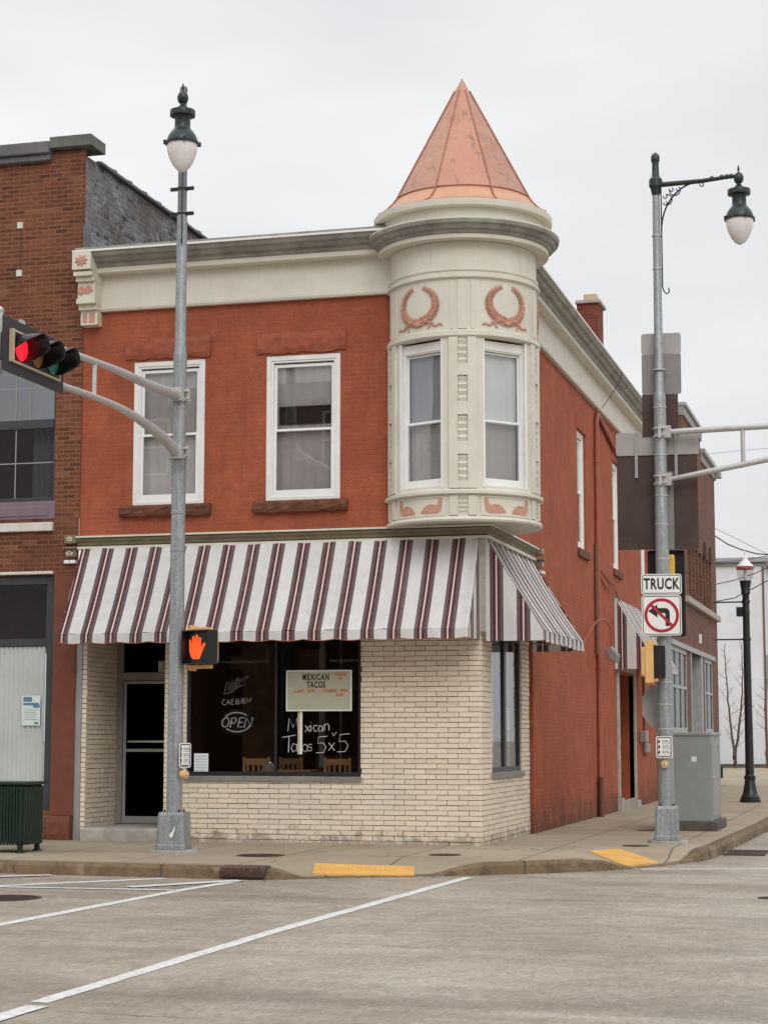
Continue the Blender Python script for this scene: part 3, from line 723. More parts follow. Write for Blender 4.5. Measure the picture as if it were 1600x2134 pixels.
# door in the recess
D = MB(); D.frame(RX + .005, -4.705, .345, 3.36, .10, 1.10, 1.18, tb=.02, tt=.12); D.box(RX + .105, -4.80, 1.10, 1.18, 2.50, 2.62)
df = build('entrance_frame', D, 'alum_warm', B, bevel=.004)
mb = MB(); mb.box(RX + .10, -4.80, 1.14, 1.15, 2.62, 3.24); build('transom_glass', mb, 'glass_door', df)
ob = MB(); ob.frame(RX + .115, -4.81, .365, 2.49, .045, 1.11, 1.16, tb=.09); ob.box(RX + .16, -4.855, 1.108, 1.15, 1.42, 1.465)
door = build('entrance_door', ob, 'alum', B, bevel=.003)
mb = MB(); mb.box(RX + .16, -4.855, 1.13, 1.14, .45, 2.445); build('door_glass', mb, 'glass_door', door)
mb = MB(); mb.tube([(-4.93, 1.1, 1.30), (-4.93, 1.05, 1.30), (-4.93, 1.05, 1.58), (-4.93, 1.1, 1.58)], .01, 8); mb.box(RX + .2, -4.95, 1.09, 1.10, 1.56, 1.59); build('door_handle', mb, 'chrome', door)
text('street_number', '557', .17, FR(-5.10, 1.085, 2.70), 'ink_grey', df, .003, .8, .004)
mb = MB(); mb.box(-5.25, -4.95, 1.092, 1.10, 2.63, 2.79); build('number_card', mb, 'board', df)
for o_ in (df,): pass
# interior of the shop
mb = MB()
mb.box(-5.9, -.35, 7.0, 7.1, .3, 3.6); mb.box(-6.0, -5.9, 1.3, 7.0, .3, 3.6); mb.box(-.35, -.25, 3.1, 7.0, .3, 3.6)
mb.box(-5.9, -.35, 1.25, 7.0, 3.42, 3.5); mb.box(-4.6, -.35, .12, 1.25, 3.42, 3.5); mb.box(-4.66, -4.56, .12, 1.25, .3, 3.6)
build('shop_interior', mb, 'interior_wall', B)
mb = MB(); mb.box(-5.9, -.35, 1.2, 7.0, .3, .40); mb.box(-4.6, -.35, .12, 1.2, .3, .40); build('shop_floor', mb, 'interior_dark', B)
mb = MB(); mb.box(-4.35, -3.85, 2.4, 2.5, .4, 3.1); build('inner_door', mb, 'inner_wood', B)
mb = MB(); mb.tube([(-2.62, 1.0, 1.2), (-2.62, 1.0, 3.4)], .05, 8); mb.tube([(-2.30, .9, .45), (-2.30, .9, 3.4)], .012, 6); build('inner_pipes', mb, 'alum_warm', B)
mb = MB(); mb.box(-3.4, -1.0, 3.2, 3.6, .4, 1.35); mb.box(-1.5, -.6, 4.5, 4.6, 1.6, 2.4); build('counter', mb, 'inner_wood', B)
# shop window front
mb = MB(); mb.frame(SW[0], SW[1], SW[2], SW[3], .045, .03, .10, tb=.06); mb.box(-3.035, -3.0, .045, .09, SW[2] + .06, SW[3] - .045)
sw = build('shop_window_frame', mb, 'black_frame', B, bevel=.003)
mb = MB(); mb.box(SW[0] + .04, SW[1] - .04, .062, .068, SW[2] + .05, SW[3] - .04); build('shop_window_glass', mb, 'glass_shop', sw)
mb = MB(); mb.box(SW[0] - .03, SW[1] + .01, -.028, .04, SW[2] - .075, SW[2] - .003); build('shop_window_sill', mb, 'alum_warm', B, bevel=.006)
# side window of the shop with boards and posters behind
mb = MB(FR(0, 0, 0, 90)); mb.frame(.68, 2.88, 1.14, 3.12, .05, .03, .09, tb=.07); mb.box(1.72, 1.86, .03, .09, 1.21, 3.07)
sw2 = build('side_shop_window', mb, 'dark_frame', B, bevel=.003)
mb = MB(FR(0, 0, 0, 90)); mb.box(.72, 2.84, .06, .066, 1.2, 3.08); build('window_glass', mb, 'glass_shop', sw2)
mb = MB(FR(0, 0, 0, 90)); mb.box(.62, 2.94, -.035, .05, 1.05, 1.135); build('window_sill', mb, 'alum_warm', sw2, bevel=.006)
mb = MB(FR(0, 0, 0, 90)); mb.box(.60, 2.98, -.05, .02, 3.13, 3.20); build('window_head', mb, 'corner_wood', sw2, bevel=.006)
for (a, b) in ((.74, 1.22), (1.88, 2.38)):
    for (c, d, m_) in ((2.10, 3.05, 'ink_grey'), (1.74, 2.08, 'paper'), (1.50, 1.73, 'orange_letter' if 0 else 'tan_trim'), (1.22, 1.49, 'curtain_grey')):
        mb = MB(FR(0, 0, 0, 90)); mb.box(a, b, .09, .10, c, d); build('window_poster', mb, m_, sw2)
mb = MB(); mb.lathe([(.07, 1.2), (.085, 1.25), (.085, 1.43), (.06, 1.46), (0, 1.46)], (-.18, 2.22, 0), 14); build('window_jar', mb, 'paper', sw2, smooth=True)
# --- sash windows
def sash(M, w, h, parent, names=('white_vinyl', 'curtain_grey', 'curtain_light'), outer=.075, glassm='glass_upper', head=None, frac=.49, casing='white_paint', slim=0, wave=.6):
    mb = MB(M); mb.frame(0, w, 0, h, outer, -.005, .10, tb=outer * .8, tt=outer if head is None else head)
    win = build('sash_window', mb, casing, parent, bevel=.006)
    t = .045 - slim; a0, a1 = outer, w - outer; z0, z1 = outer * .8, h - (outer if head is None else head); zm = z0 + (z1 - z0) * frac
    mb = MB(M); mb.frame(a0, a1, z0, z1, .028 - slim * .5, .01, .09); build('window_lining', mb, names[0], win, bevel=.003)
    a0 += .03 - slim * .6; a1 -= .03 - slim * .6; z0 += .03 - slim * .5; z1 -= .05 - slim
    mb = MB(M); mb.frame(a0, a1, zm - .02, z1, t, .045, .075, tb=.035); build('upper_sash', mb, names[0], win, bevel=.003)
    mb = MB(M); mb.frame(a0, a1, z0, zm + .015, t, .02, .05, tb=.07, tt=.035); build('lower_sash', mb, names[0], win, bevel=.003)
    mb = MB(M); mb.box(a0 + t - .01, a1 - t + .01, .058, .062, zm, z1 - t + .01); build('pane', mb, glassm, win)
    mb = MB(M); mb.box(a0 + t - .01, a1 - t + .01, .033, .037, z0 + .06, zm); build('pane', mb, glassm, win)
    # blind / curtain
    n = 26
    for (c0, c1, mt, yy) in ((zm - .02, z1, names[1], .115), (z0, zm - .02, names[2], .13)):
        mb = MB(M)
        for i in range(n):
            u0, u1 = a0 + (a1 - a0) * i / n, a0 + (a1 - a0) * (i + 1) / n
            y0, y1 = yy + .012 * wave * math.sin(i * 1.3), yy + .012 * wave * math.sin((i + 1) * 1.3)
            mb.face([(u0, y0, c0), (u1, y1, c0), (u1, y1, c1), (u0, y0, c1)])
        build('curtain', mb, mt, win, smooth=True)
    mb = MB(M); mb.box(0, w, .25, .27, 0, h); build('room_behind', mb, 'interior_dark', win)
    return win
def M_at(F, u, y, z): return F @ Matrix.Translation((u, y, z))
def rough_block(mb, x0, x1, y0, y1, z0, z1, n=14, amp=.02, lower=.05):   # rock-faced stone: broken front
    N = n
    up = [(x0 + (x1 - x0) * i / N) for i in range(N + 1)]
    fr = []
    for j in range(5):
        t = j / 4; fr.append([mb.v((u, y0 + (random.uniform(-amp, amp) if 0 < j < 4 else 0) - (.02 if 0 < j < 4 else 0), z0 + (z1 - z0) * t + (random.uniform(-lower, lower) * .4 if j < 2 and 0 < i < N else 0))) for i, u in enumerate(up)])
    for a, b in zip(fr, fr[1:]):
        for i in range(N): mb.b.faces.new((a[i], a[i + 1], b[i + 1], b[i]))
    bk0 = [mb.v((u, y1, z0)) for u in up]; bk1 = [mb.v((u, y1, z1)) for u in up]
    for i in range(N):
        mb.b.faces.new((bk0[i], bk0[i + 1], fr[0][i + 1], fr[0][i])); mb.b.faces.new((fr[-1][i], fr[-1][i + 1], bk1[i + 1], bk1[i]))
    mb.b.faces.new([fr[j][0] for j in range(5)] + [bk1[0], bk0[0]]); mb.b.faces.new([fr[j][-1] for j in range(5)] + [bk1[-1], bk0[-1]])
for (a, b, c, d), cols in zip(WIN_F, (('white_vinyl', 'curtain_grey', 'curtain_light'), ('white_vinyl', 'curtain_grey', 'curtain_grey'))):
    w_ = sash(M_at(F0, a, .035, c), b - a, d - c, B, cols)
    mb = MB(); rough_block(mb, a - .13, b + .09, -.004, .05, d + .03, d + .34, amp=.010); build('lintel', mb, 'stone_red', w_)
    mb = MB(); rough_block(mb, a - .17, b + .12, -.06, .18, c - .17, c - .003, amp=.012, lower=.03); build('window_sill', mb, 'sill_brown', w_)
# second window is half open behind its screen: dark band with a shade above
mb = MB(); mb.box(-3.02, -2.24, .13, .14, 6.17, 6.44); build('shade_gap', mb, 'interior_dark', B.children[-1] if 0 else w_)
for (a, b, c, d) in WIN_S:
    w_ = sash(M_at(SIDE, a, .05, c), b - a, d - c, B, ('white_vinyl', 'curtain_grey', 'curtain_grey'))
    mb = MB(SIDE); mb.box(a - .08, b + .1, -.05, .15, c - .15, c - .003); build('window_sill', mb, 'sill_brown', w_, bevel=.012)
    mb = MB(SIDE); mb.box(a - .1, b + .12, -.012, .1, d + .003, d + .28); build('lintel', mb, 'red_brick_side', w_)
# --- side doorway
mb = MB(SIDE); mb.box(12.60, 12.74, -.05, .10, .42, 3.0); mb.box(15.1, 15.26, -.04, .10, .30, 3.0); mb.box(12.60, 15.26, -.05, .08, 3.0, 3.12)
sf = build('side_door_frame', mb, 'corner_wood', B, bevel=.008)
mb = MB(SIDE); mb.box(12.56, 12.86, -.10, .12, H - .02, .41); build('frame_base', mb, 'stone_ledge', sf, bevel=.01); mb = MB(SIDE); mb.box(15.08, 15.5, -.09, .12, H - .02, .29); build('frame_base', mb, 'stone_ledge', sf, bevel=.01)
mb = MB(SIDE); mb.box(12.76, 13.75, .45, .52, .35, 2.3); mb.box(12.76, 13.75, .45, .52, 2.35, 2.9); sd_ = build('side_door', mb, 'olive_trim', B, bevel=.006)
mb = MB(SIDE); mb.box(12.9, 13.6, .44, .449, 1.3, 2.1); build('door_pane', mb, 'glass_far', sd_)
mb = MB(SIDE); mb.ball((13.66, .42, 1.35), .03, 10); build('door_knob', mb, 'chrome', sd_, smooth=True)
mb = MB(SIDE); mb.box(12.75, 15.1, -.02, .9, H - .02, .345); build('side_door_step', mb, 'grey_step', B, bevel=.01)
mb = MB(SIDE); mb.box(13.75, 15.1, .5, .62, .35, 2.95); build('recess_panel', mb, 'pier_paint', B)
# meters and vents on the side wall
mb = MB(SIDE); mb.box(16.0, 16.35, -.16, 0, 1.52, 1.78); build('meter_box', mb, 'alum', B, bevel=.02)
mb = MB(SIDE); mb.box(16.5, 17.2, -.10, 0, 1.28, 1.50); build('meter_box', mb, 'alum_warm', B, bevel=.03)
mb = MB(SIDE); mb.box(16.62, 16.78, -.05, 0, 1.5, 3.4); build('conduit', mb, 'dull_pipe', B)
# --- frieze and cornice : profile (projection, z) swept along front and side
def sweep(name, prof, m, x0=XL, sm=False, y1=19.0, yf=.02, xs=.06, zs=0.0, skip=False):
    mb = MB(); rows = []
    for p, z in prof:
        rows.append([mb.v((x0, yf - p, z)), mb.v((xs + p, yf - p, z)), mb.v((xs + p, y1, z + zs))])
    for a, b in zip(rows, rows[1:]):
        for i in range(2): mb.b.faces.new((a[i], a[i + 1], b[i + 1], b[i]))
    mb.b.faces.new([r[0] for r in rows]); 
    return build(name, mb, m, B, smooth=sm)
sweep('frieze', [(0, 7.99), (.07, 7.99), (.085, 8.02), (.085, 8.06), (.05, 8.075), (.05, 8.13), (.035, 8.14), (.035, 8.56), (0, 8.56)], 'cream_paint')
sweep('cornice_fillet', [(.0, 8.545), (.19, 8.545), (.21, 8.555), (.21, 8.625), (.0, 8.625)], 'cream_paint')
sweep('cornice', [(.0, 8.627), (.22, 8.627), (.24, 8.65), (.25, 8.69), (.31, 8.70), (.33, 8.72), (.35, 8.75), (.40, 8.765), (.42, 8.80), (.42, 8.825), (0, 8.825)], 'dark_trim')
sweep('cornice_cap', [(0, 8.827), (.455, 8.827), (.455, 8.855), (0, 8.875)], 'white_paint')
sweep('roof_edge', [(0, 8.872), (.36, 8.872), (.36, 8.915), (0, 8.94)], 'dark_trim')
# left end bracket of the cornice
def bracket_mb(m, boxes):
    mb = MB()
    for b_ in boxes: mb.box(*b_)
    return mb
LB0, LB1 = -6.10, -5.80
br = build('cornice_bracket', bracket_mb(0, [(LB0, LB1, -.44, .02, 8.56, 8.822), (LB0 + .01, LB1 + .005, -.41, .02, 8.47, 8.535), (LB0 + .02, LB1, -.33, .02, 8.535, 8.56), (LB0 + .02, LB1 + .01, -.34, .02, 8.40, 8.47),
    (LB0 + .03, LB1 + .005, -.28, .02, 8.15, 8.40), (LB0 + .015, LB1 + .015, -.30, .02, 8.07, 8.15), (LB0 + .02, LB1 + .01, -.22, .02, 7.99, 8.07), (LB0 + .03, LB1, -.16, .02, 7.77, 7.99)]), 'cream_paint', B, bevel=.006)
mb = MB(); cx, cz = (LB0 + LB1) / 2, 8.69
for i in range(8):
    a = i * math.pi / 4 + .2; mb.ball((cx + .055 * math.cos(a), -.447, cz + .045 * math.sin(a)), .045, 8, (1.2, .3, .42), Matrix.Rotation(-a, 4, 'Y'))
mb.ball((cx, -.452, cz), .03, 8, (1, .5, 1)); build('bracket_flower', mb, 'pink_ornament', br, smooth=True)
mb = MB()
for s_, r_ in ((-1, .055), (1, .06)):
    for i in range(12):
        a = i * .62; rr = r_ * (1 - i * .06); mb.ball((cx + s_ * .05 + s_ * rr * math.cos(a), -.288, 8.27 + rr * math.sin(a)), .022, 6, (1, .6, 1))
mb.ball((cx + .04, -.287, 8.27), .04, 8, (1, .3, 1)); mb.ball((cx - .07, -.287, 8.25), .05, 8, (.8, .3, 1))
build('bracket_scroll', mb, 'pink_ornament', br, smooth=True)
mb = MB(); mb.box(LB0 + .065, cx - .015, -.170, -.155, 7.81, 7.95); mb.box(cx + .02, LB1 - .04, -.170, -.155, 7.81, 7.95); build('bracket_panel', mb, 'pink_ornament', br, bevel=.006)
# --- storefront entablature above the awning
def sweep2(name, prof, m):
    return sweep(name, prof, m, x0=XL, y1=3.62)
sweep2('storefront_cornice_cap', [(0, 4.60), (.13, 4.60), (.13, 4.575), (0, 4.56)], 'cream_paint')
sweep2('storefront_cornice', [(0, 4.557), (.12, 4.557), (.10, 4.53), (.06, 4.50), (.05, 4.47), (0, 4.45)], 'olive_trim')
sweep2('awning_rail', [(0, 4.447), (.075, 4.447), (.075, 4.405), (0, 4.40)], 'cream_paint')
for (x_, y_, az_) in ((-6.22, -.06, 0), (.22, 3.60, 90)):
    M_ = FR(x_, y_, 0, az_) if az_ == 0 else FR(x_, y_, 0, 90)
    mb = MB(M_); mb.box(-.09, .10, 0, .1, 4.50, 4.62); mb.box(-.11, .12, -.03, .1, 4.42, 4.445); mb.box(-.07, .10, .01, .1, 4.30, 4.42); bk = build('end_bracket', mb, 'olive_trim', B, bevel=.006)
    mb = MB(M_)
    for i in range(5):
        a = i * 1.257 + .4; mb.ball((.0 + .03 * math.cos(a), -.005, 4.565 + .025 * math.sin(a)), .02, 6, (1.1, .5, .6))
        mb.ball((.0 + .045 * math.cos(a), .0, 4.35 + .02 * math.sin(a)), .02, 6, (1.1, .5, .6))
    build('bracket_flower', mb, 'cream_paint', bk, smooth=True)
    mb = MB(M_); mb.box(-.08, .005, -.02, .1, 4.20, 4.25); mb.box(.015, .10, -.02, .1, 4.20, 4.25); build('bracket_tablet', mb, 'white_paint', bk, bevel=.004)

# ================================================================== TURRET (parts of the building)
TX, TY = -.30, .30
FT = 12.0     # azimuth of the middle pilaster
def drum(name, prof, m, a0=-100, a1=185, n=96, **k):
    mb = MB(); mb.lathe(prof, (TX, TY, 0), n, a0, a1); return build(name, mb, m, B, smooth=True, **k)
def cyl(a, r, z): t = math.radians(a); return (TX + r * math.sin(t), TY - r * math.cos(t), z)
R0 = 1.055
# lower band, soffit
drum('turret_base_band', [(0, 4.62), (1.0, 4.60), (1.10, 4.575), (1.115, 4.60), (1.10, 4.635), (R0 + .005, 4.65), (R0 + .005, 4.93), (1.09, 4.945), (1.125, 4.955), (1.125, 4.995), (1.08, 5.02), (R0, 5.03)], 'cream_paint', a0=0, a1=360)
# window storey : curved wall with openings at the panels
PAN = [FT - 36 - 36 + 36, FT + 36]
PAN = [FT - 36, FT + 36, FT + 108]
HALF = 20.8; WZ0, WZ1 = 5.06, 7.10
mb = MB()
a = -100.0
edges = sorted([-100, 185] + [p + s_ * HALF for p in PAN for s_ in (-1, 1)])
for e0, e1 in zip(edges, edges[1:]):
    mid = (e0 + e1) / 2; hole = any(abs(mid - p) < HALF for p in PAN); n = max(2, int((e1 - e0) / 3))
    if hole: continue
    for i in range(n):
        q0, q1 = e0 + (e1 - e0) * i / n, e0 + (e1 - e0) * (i + 1) / n
        mb.face([cyl(q0, R0, 5.02), cyl(q1, R0, 5.02), cyl(q1, R0, 7.14), cyl(q0, R0, 7.14)])
for p in PAN:
    for s_ in (-1, 1):
        q = p + s_ * HALF; mb.face([cyl(q, R0, 5.02), cyl(q, R0, 7.14), cyl(q, R0 - .12, 7.14), cyl(q, R0 - .12, 5.02)])
build('turret_wall', mb, 'cream_paint', B, smooth=True)
drum('turret_wall_head', [(R0 - .13, 7.139), (R0, 7.139), (R0 + .03, 7.145), (R0 + .045, 7.16), (R0 + .045, 7.225), (R0 + .02, 7.24), (R0, 7.25), (R0, 7.96), (R0 + .02, 7.97), (R0 + .045, 7.985), (R0 + .045, 8.02), (R0 + .01, 8.035), (R0 + .01, 8.07), (R0 + .03, 8.085), (R0 + .03, 8.11), (R0 - .003, 8.125), (R0 - .003, 8.50)], 'cream_paint')
drum('turret_soffit', [(R0 - .01, 8.505), (1.20, 8.50), (1.235, 8.505), (1.235, 8.565), (1.15, 8.57)], 'cream_paint', a0=0, a1=360)
drum('turret_cornice', [(1.18, 8.567), (1.25, 8.567), (1.265, 8.585), (1.275, 8.61), (1.31, 8.62), (1.325, 8.64), (1.34, 8.67), (1.375, 8.685), (1.385, 8.71), (1.385, 8.735)], 'dark_trim', a0=0, a1=360)
drum('turret_cornice_cap', [(1.18, 8.737), (1.39, 8.737), (1.39, 8.757), (1.20, 8.80)], 'cream_paint', a0=0, a1=360)
drum('turret_neck', [(1.16, 8.76), (1.17, 8.80), (1.17, 8.975)], 'cream_paint', a0=0, a1=360)
drum('turret_eave', [(1.10, 8.962), (1.24, 8.955), (1.285, 8.962), (1.29, 8.98), (1.29, 9.055), (1.15, 9.06)], 'cream_paint', a0=0, a1=360)
# windows: flat sashes set in the openings
for p in PAN:
    w = 2 * (R0 - .06) * math.sin(math.radians(HALF)) * .98
    dd = (R0 - .045) * math.cos(math.radians(HALF)); c = cyl(p, dd, 5.08); t = math.radians(p)
    M_ = FR(c[0] - w / 2 * math.cos(t), c[1] - w / 2 * math.sin(t), 5.08, p)
    lowd = ('white_vinyl', 'curtain_blue', 'curtain_grey') if p < 0 else ('white_vinyl', 'curtain_pale', 'curtain_grey')
    tw = sash(M_, w, 2.03, B, lowd, outer=.022, head=.13, frac=.475, slim=.024, wave=.25)
    mb = MB(M_); mb.box(-.01, w + .01, -.06, .12, -.06, -.003); build('window_sill', mb, 'cream_paint', tw, bevel=.01)
    # cheeks closing the arc between flat window and round wall, sheet hanging under the head
    mb = MB(M_); mb.box(-.03, .0, -.05, .15, -.04, 2.05); mb.box(w, w + .03, -.05, .15, -.04, 2.05); build('window_casing', mb, 'white_paint', tw)
# pilasters, panel divisions and inset ladders
PIL = [FT - 72, FT, FT + 72]
def curved_box(mb, a0, a1, r0, r1, z0, z1, n=4):
    for i in range(n):
        q0, q1 = a0 + (a1 - a0) * i / n, a0 + (a1 - a0) * (i + 1) / n
        mb.face([cyl(q0, r1, z0), cyl(q1, r1, z0), cyl(q1, r1, z1), cyl(q0, r1, z1)])
        mb.face([cyl(q0, r0, z1), cyl(q0, r1, z1), cyl(q1, r1, z1), cyl(q1, r0, z1)])
        mb.face([cyl(q0, r0, z0), cyl(q0, r1, z0), cyl(q1, r1, z0), cyl(q1, r0, z0)])
    for q in (a0, a1): mb.face([cyl(q, r0, z0), cyl(q, r1, z0), cyl(q, r1, z1), cyl(q, r0, z1)])
LAD = [(6.46, 7.10), (5.955, 6.39) if 0 else (5.93, 6.37), (5.49, 5.93), (5.06, 5.48)]
LAD = [(6.78, 7.12), (6.28, 6.62), (5.79, 6.11), (5.30 - .24, 5.38)]
LAD = [(6.76, 7.13), (6.23, 6.60), (5.68, 6.05), (5.13, 5.50)]
for p in PIL:
    mb = MB()
    for s_ in (-1, 1): curved_box(mb, p + s_ * 3.6, p + s_ * 10.2, R0 - .01, R0 + .036, 5.03, 7.138)
    zz = [5.03] + [v for z in sorted(LAD) for v in z] + [7.138]
    for c0, c1 in zip(zz[::2], zz[1::2]):
        if c1 - c0 > .01: curved_box(mb, p - 3.6, p + 3.6, R0 - .01, R0 + .0355, c0, c1)
    pl = build('pilaster', mb, 'cream_paint', B, smooth=True)
    for c0, c1 in LAD + [(4.68, 4.92)]:
        mb = MB()
        for k_ in range(4):
            a_, b_ = c0 + (c1 - c0) * k_ / 4 + .006, c0 + (c1 - c0) * (k_ + 1) / 4 - .006
            P0 = [cyl(p - 3.1, R0 + .002, a_), cyl(p + 3.1, R0 + .002, a_), cyl(p + 3.1, R0 + .024, (a_ + b_) / 2 + .01), cyl(p - 3.1, R0 + .024, (a_ + b_) / 2 + .01), cyl(p - 3.1, R0 + .002, b_), cyl(p + 3.1, R0 + .002, b_)]
            mb.face([P0[0], P0[1], P0[2], P0[3]]); mb.face([P0[3], P0[2], P0[5], P0[4]]); mb.face([P0[0], P0[3], P0[4]]); mb.face([P0[1], P0[5], P0[2]])
        build('pilaster_ladder', mb, 'cream_paint', pl)
    mb = MB(); curved_box(mb, p - 3.6, p + 3.6, R0 - .01, R0 + .016, 7.26, 7.955); build('panel_strip', mb, 'cream_paint', pl)
    for s_ in (-1, 1): mb = MB(); curved_box(mb, p + s_ * 3.7, p + s_ * 10, R0 - .01, R0 + .03, 4.66, 4.928); build('panel_strip', mb, 'cream_paint', pl)
for p in PAN:    # recessed look of the lower panels: raised border
    mb = MB()
    for (q0, q1, z0, z1) in ((p - 21, p + 21, 4.905, 4.928), (p - 21, p + 21, 4.655, 4.68), (p - 23, p - 20.4, 4.655, 4.928), (p + 20.4, p + 23, 4.655, 4.928)):
        curved_box(mb, q0, q1, R0 - .01, R0 + .018, z0, z1, 10)
    build('panel_border', mb, 'cream_paint', B, smooth=True)
    for (q0, q1) in ((p - 29, p - 27), (p + 27, p + 29)): mb = MB(); curved_box(mb, q0, q1, R0 - .01, R0 + .012, 7.26, 7.955, 2); build('panel_strip', mb, 'cream_paint', B)
# wreaths
def blob(mb, a, z, r, sc, tilt, lift=.012):
    c = cyl(a, R0 + lift, z); t = math.radians(a)
    M_ = Matrix.Rotation(t, 4, 'Z') @ Matrix.Rotation(-tilt, 4, 'Y'); mb.ball(c, r, 6, sc, M_)
for p in PAN:
    mb = MB(); cz = 7.635; rx = 15.6; rz = .250     # rx in degrees of arc
    for s_ in (-1, 1):
        N = 21
        for i in range(N):
            t = math.radians(-88 + 158 * i / (N - 1)); fat = 1.0 - .5 * (i / (N - 1)) ** 1.5
            aa = p + s_ * rx * math.cos(t); z = cz + rz * math.sin(t); tang = math.atan2(math.cos(t), -math.sin(t) * .75) 
            for k_, off in ((-1, .8), (0, 0), (1, -.8)):
                ang = (t + math.pi / 2 - k_ * .75); ang = ang if s_ > 0 else math.pi - ang
                if k_ == 0: blob(mb, aa, z, .022 * fat, (1.3, .8, .8), ang, .016)
                else: blob(mb, p + s_ * (rx + k_ * 2.3 * fat) * math.cos(t), cz + (rz + k_ * .036 * fat) * math.sin(t), .036 * fat, (1.45, .5, .36), ang, .012 + .006 * (i % 2))
    for (da, dz, rr) in ((0, -.285, .035), (-1.5, -.28, .026), (1.5, -.28, .026), (-7.5, -.235, .032), (7.5, -.235, .032)): blob(mb, p + da, cz + dz, rr, (1, .7, 1), 0, .02)
    for s_ in (-1, 1):      # ribbons
        for i in range(11):
            u_ = i / 10; blob(mb, p + s_ * (9.0 + 11.5 * u_), cz - .27 - .055 * u_ + .022 * math.sin(u_ * 9), .017 * (1.2 - .4 * u_), (1.5, .5, .8), 0, .012)
        for i in range(7):
            u_ = i / 6; blob(mb, p + s_ * (9 + 1.8 * math.sin(u_ * 3)), cz - .25 - .09 * u_, .014, (1, .5, 1.3), 0, .012)
    build('wreath', mb, 'pink_ornament', B, smooth=True)
# lower wing ornaments
WING = [(0, .02), (.05, .085), (.11, .12), (.18, .125), (.23, .105), (.265, .135), (.275, .20), (.305, .215), (.325, .19), (.315, .12), (.30, .05), (.265, .015), (.225, .0), (.20, .02), (.17, -.005), (.135, .02), (.10, .0), (.06, .015)]
for p in PAN:
    mb = MB()
    for s_ in (-1, 1):
        pts = [(p + s_ * (2.8 + u_ * 54), 4.683 + v_ * 1.08) for u_, v_ in WING]
        top = [mb.v(cyl(a_, R0 + .016, z_)) for a_, z_ in pts]; bot = [mb.v(cyl(a_, R0, z_)) for a_, z_ in pts]
        f = mb.b.faces.new(top); 
        for i in range(len(pts)): mb.b.faces.new((top[i], top[(i + 1) % len(pts)], bot[(i + 1) % len(pts)], bot[i]))
    build('wing_ornament', mb, 'pink_ornament', B)
# cone
prof = [(1.275, 9.062), (1.225, 9.085), (1.15, 9.14), (1.07, 9.225), (.99, 9.33)]
mb = MB(); mb.lathe(prof, (TX, TY, 0), 64); cb = build('cone_flare', mb, 'copper_band', B, smooth=True)
APEX = 11.20
NS = 8; S0 = FT - 21 - 0
mb = MB()
for k_ in range(NS):
    a0 = S0 + k_ * 360 / NS; a1 = a0 + 360 / NS; rows = []
    for j in range(9):
        t = j / 8; z = 9.315 + (APEX - 9.315) * t; r = 1.00 * (1 - t) + .012 + .0 * math.sin(math.pi * t); row = []
        for i in range(9):
            u_ = i / 8; flat = 1 - .028 * math.sin(math.pi * u_); row.append(mb.v(cyl(a0 + (a1 - a0) * u_, r * flat, z)))
        rows.append(row)
    for p_, q_ in zip(rows, rows[1:]):
        for i in range(8): mb.b.faces.new((p_[i], p_[i + 1], q_[i + 1], q_[i]))
cone = build('cone_roof', mb, 'copper_sheet', B, smooth=True)
mb = MB()
for k_ in range(NS):
    a_ = S0 + k_ * 360 / NS
    mb.tube([cyl(a_, 1.00 * (1 - t) + .022, 9.315 + (APEX - 9.315) * t) for t in [i / 10 for i in range(10)]], .010, 6)
    mb.tube([cyl(a_ - 2 * i / 4, r_ + .012, z_) for i, (r_, z_) in enumerate(prof[::-1])], .013, 6)
mb.lathe([(1.0, 9.305), (1.018, 9.32), (1.0, 9.335)], (TX, TY, 0), 64, cap=False)
build('cone_seams', mb, 'copper_seam', cone, smooth=True)
mb = MB(); mb.lathe([(.05, APEX - .13), (.03, APEX - .04), (0, APEX + .03)], (TX, TY, 0), 12); build('cone_tip', mb, 'copper_seam', cone, smooth=True)

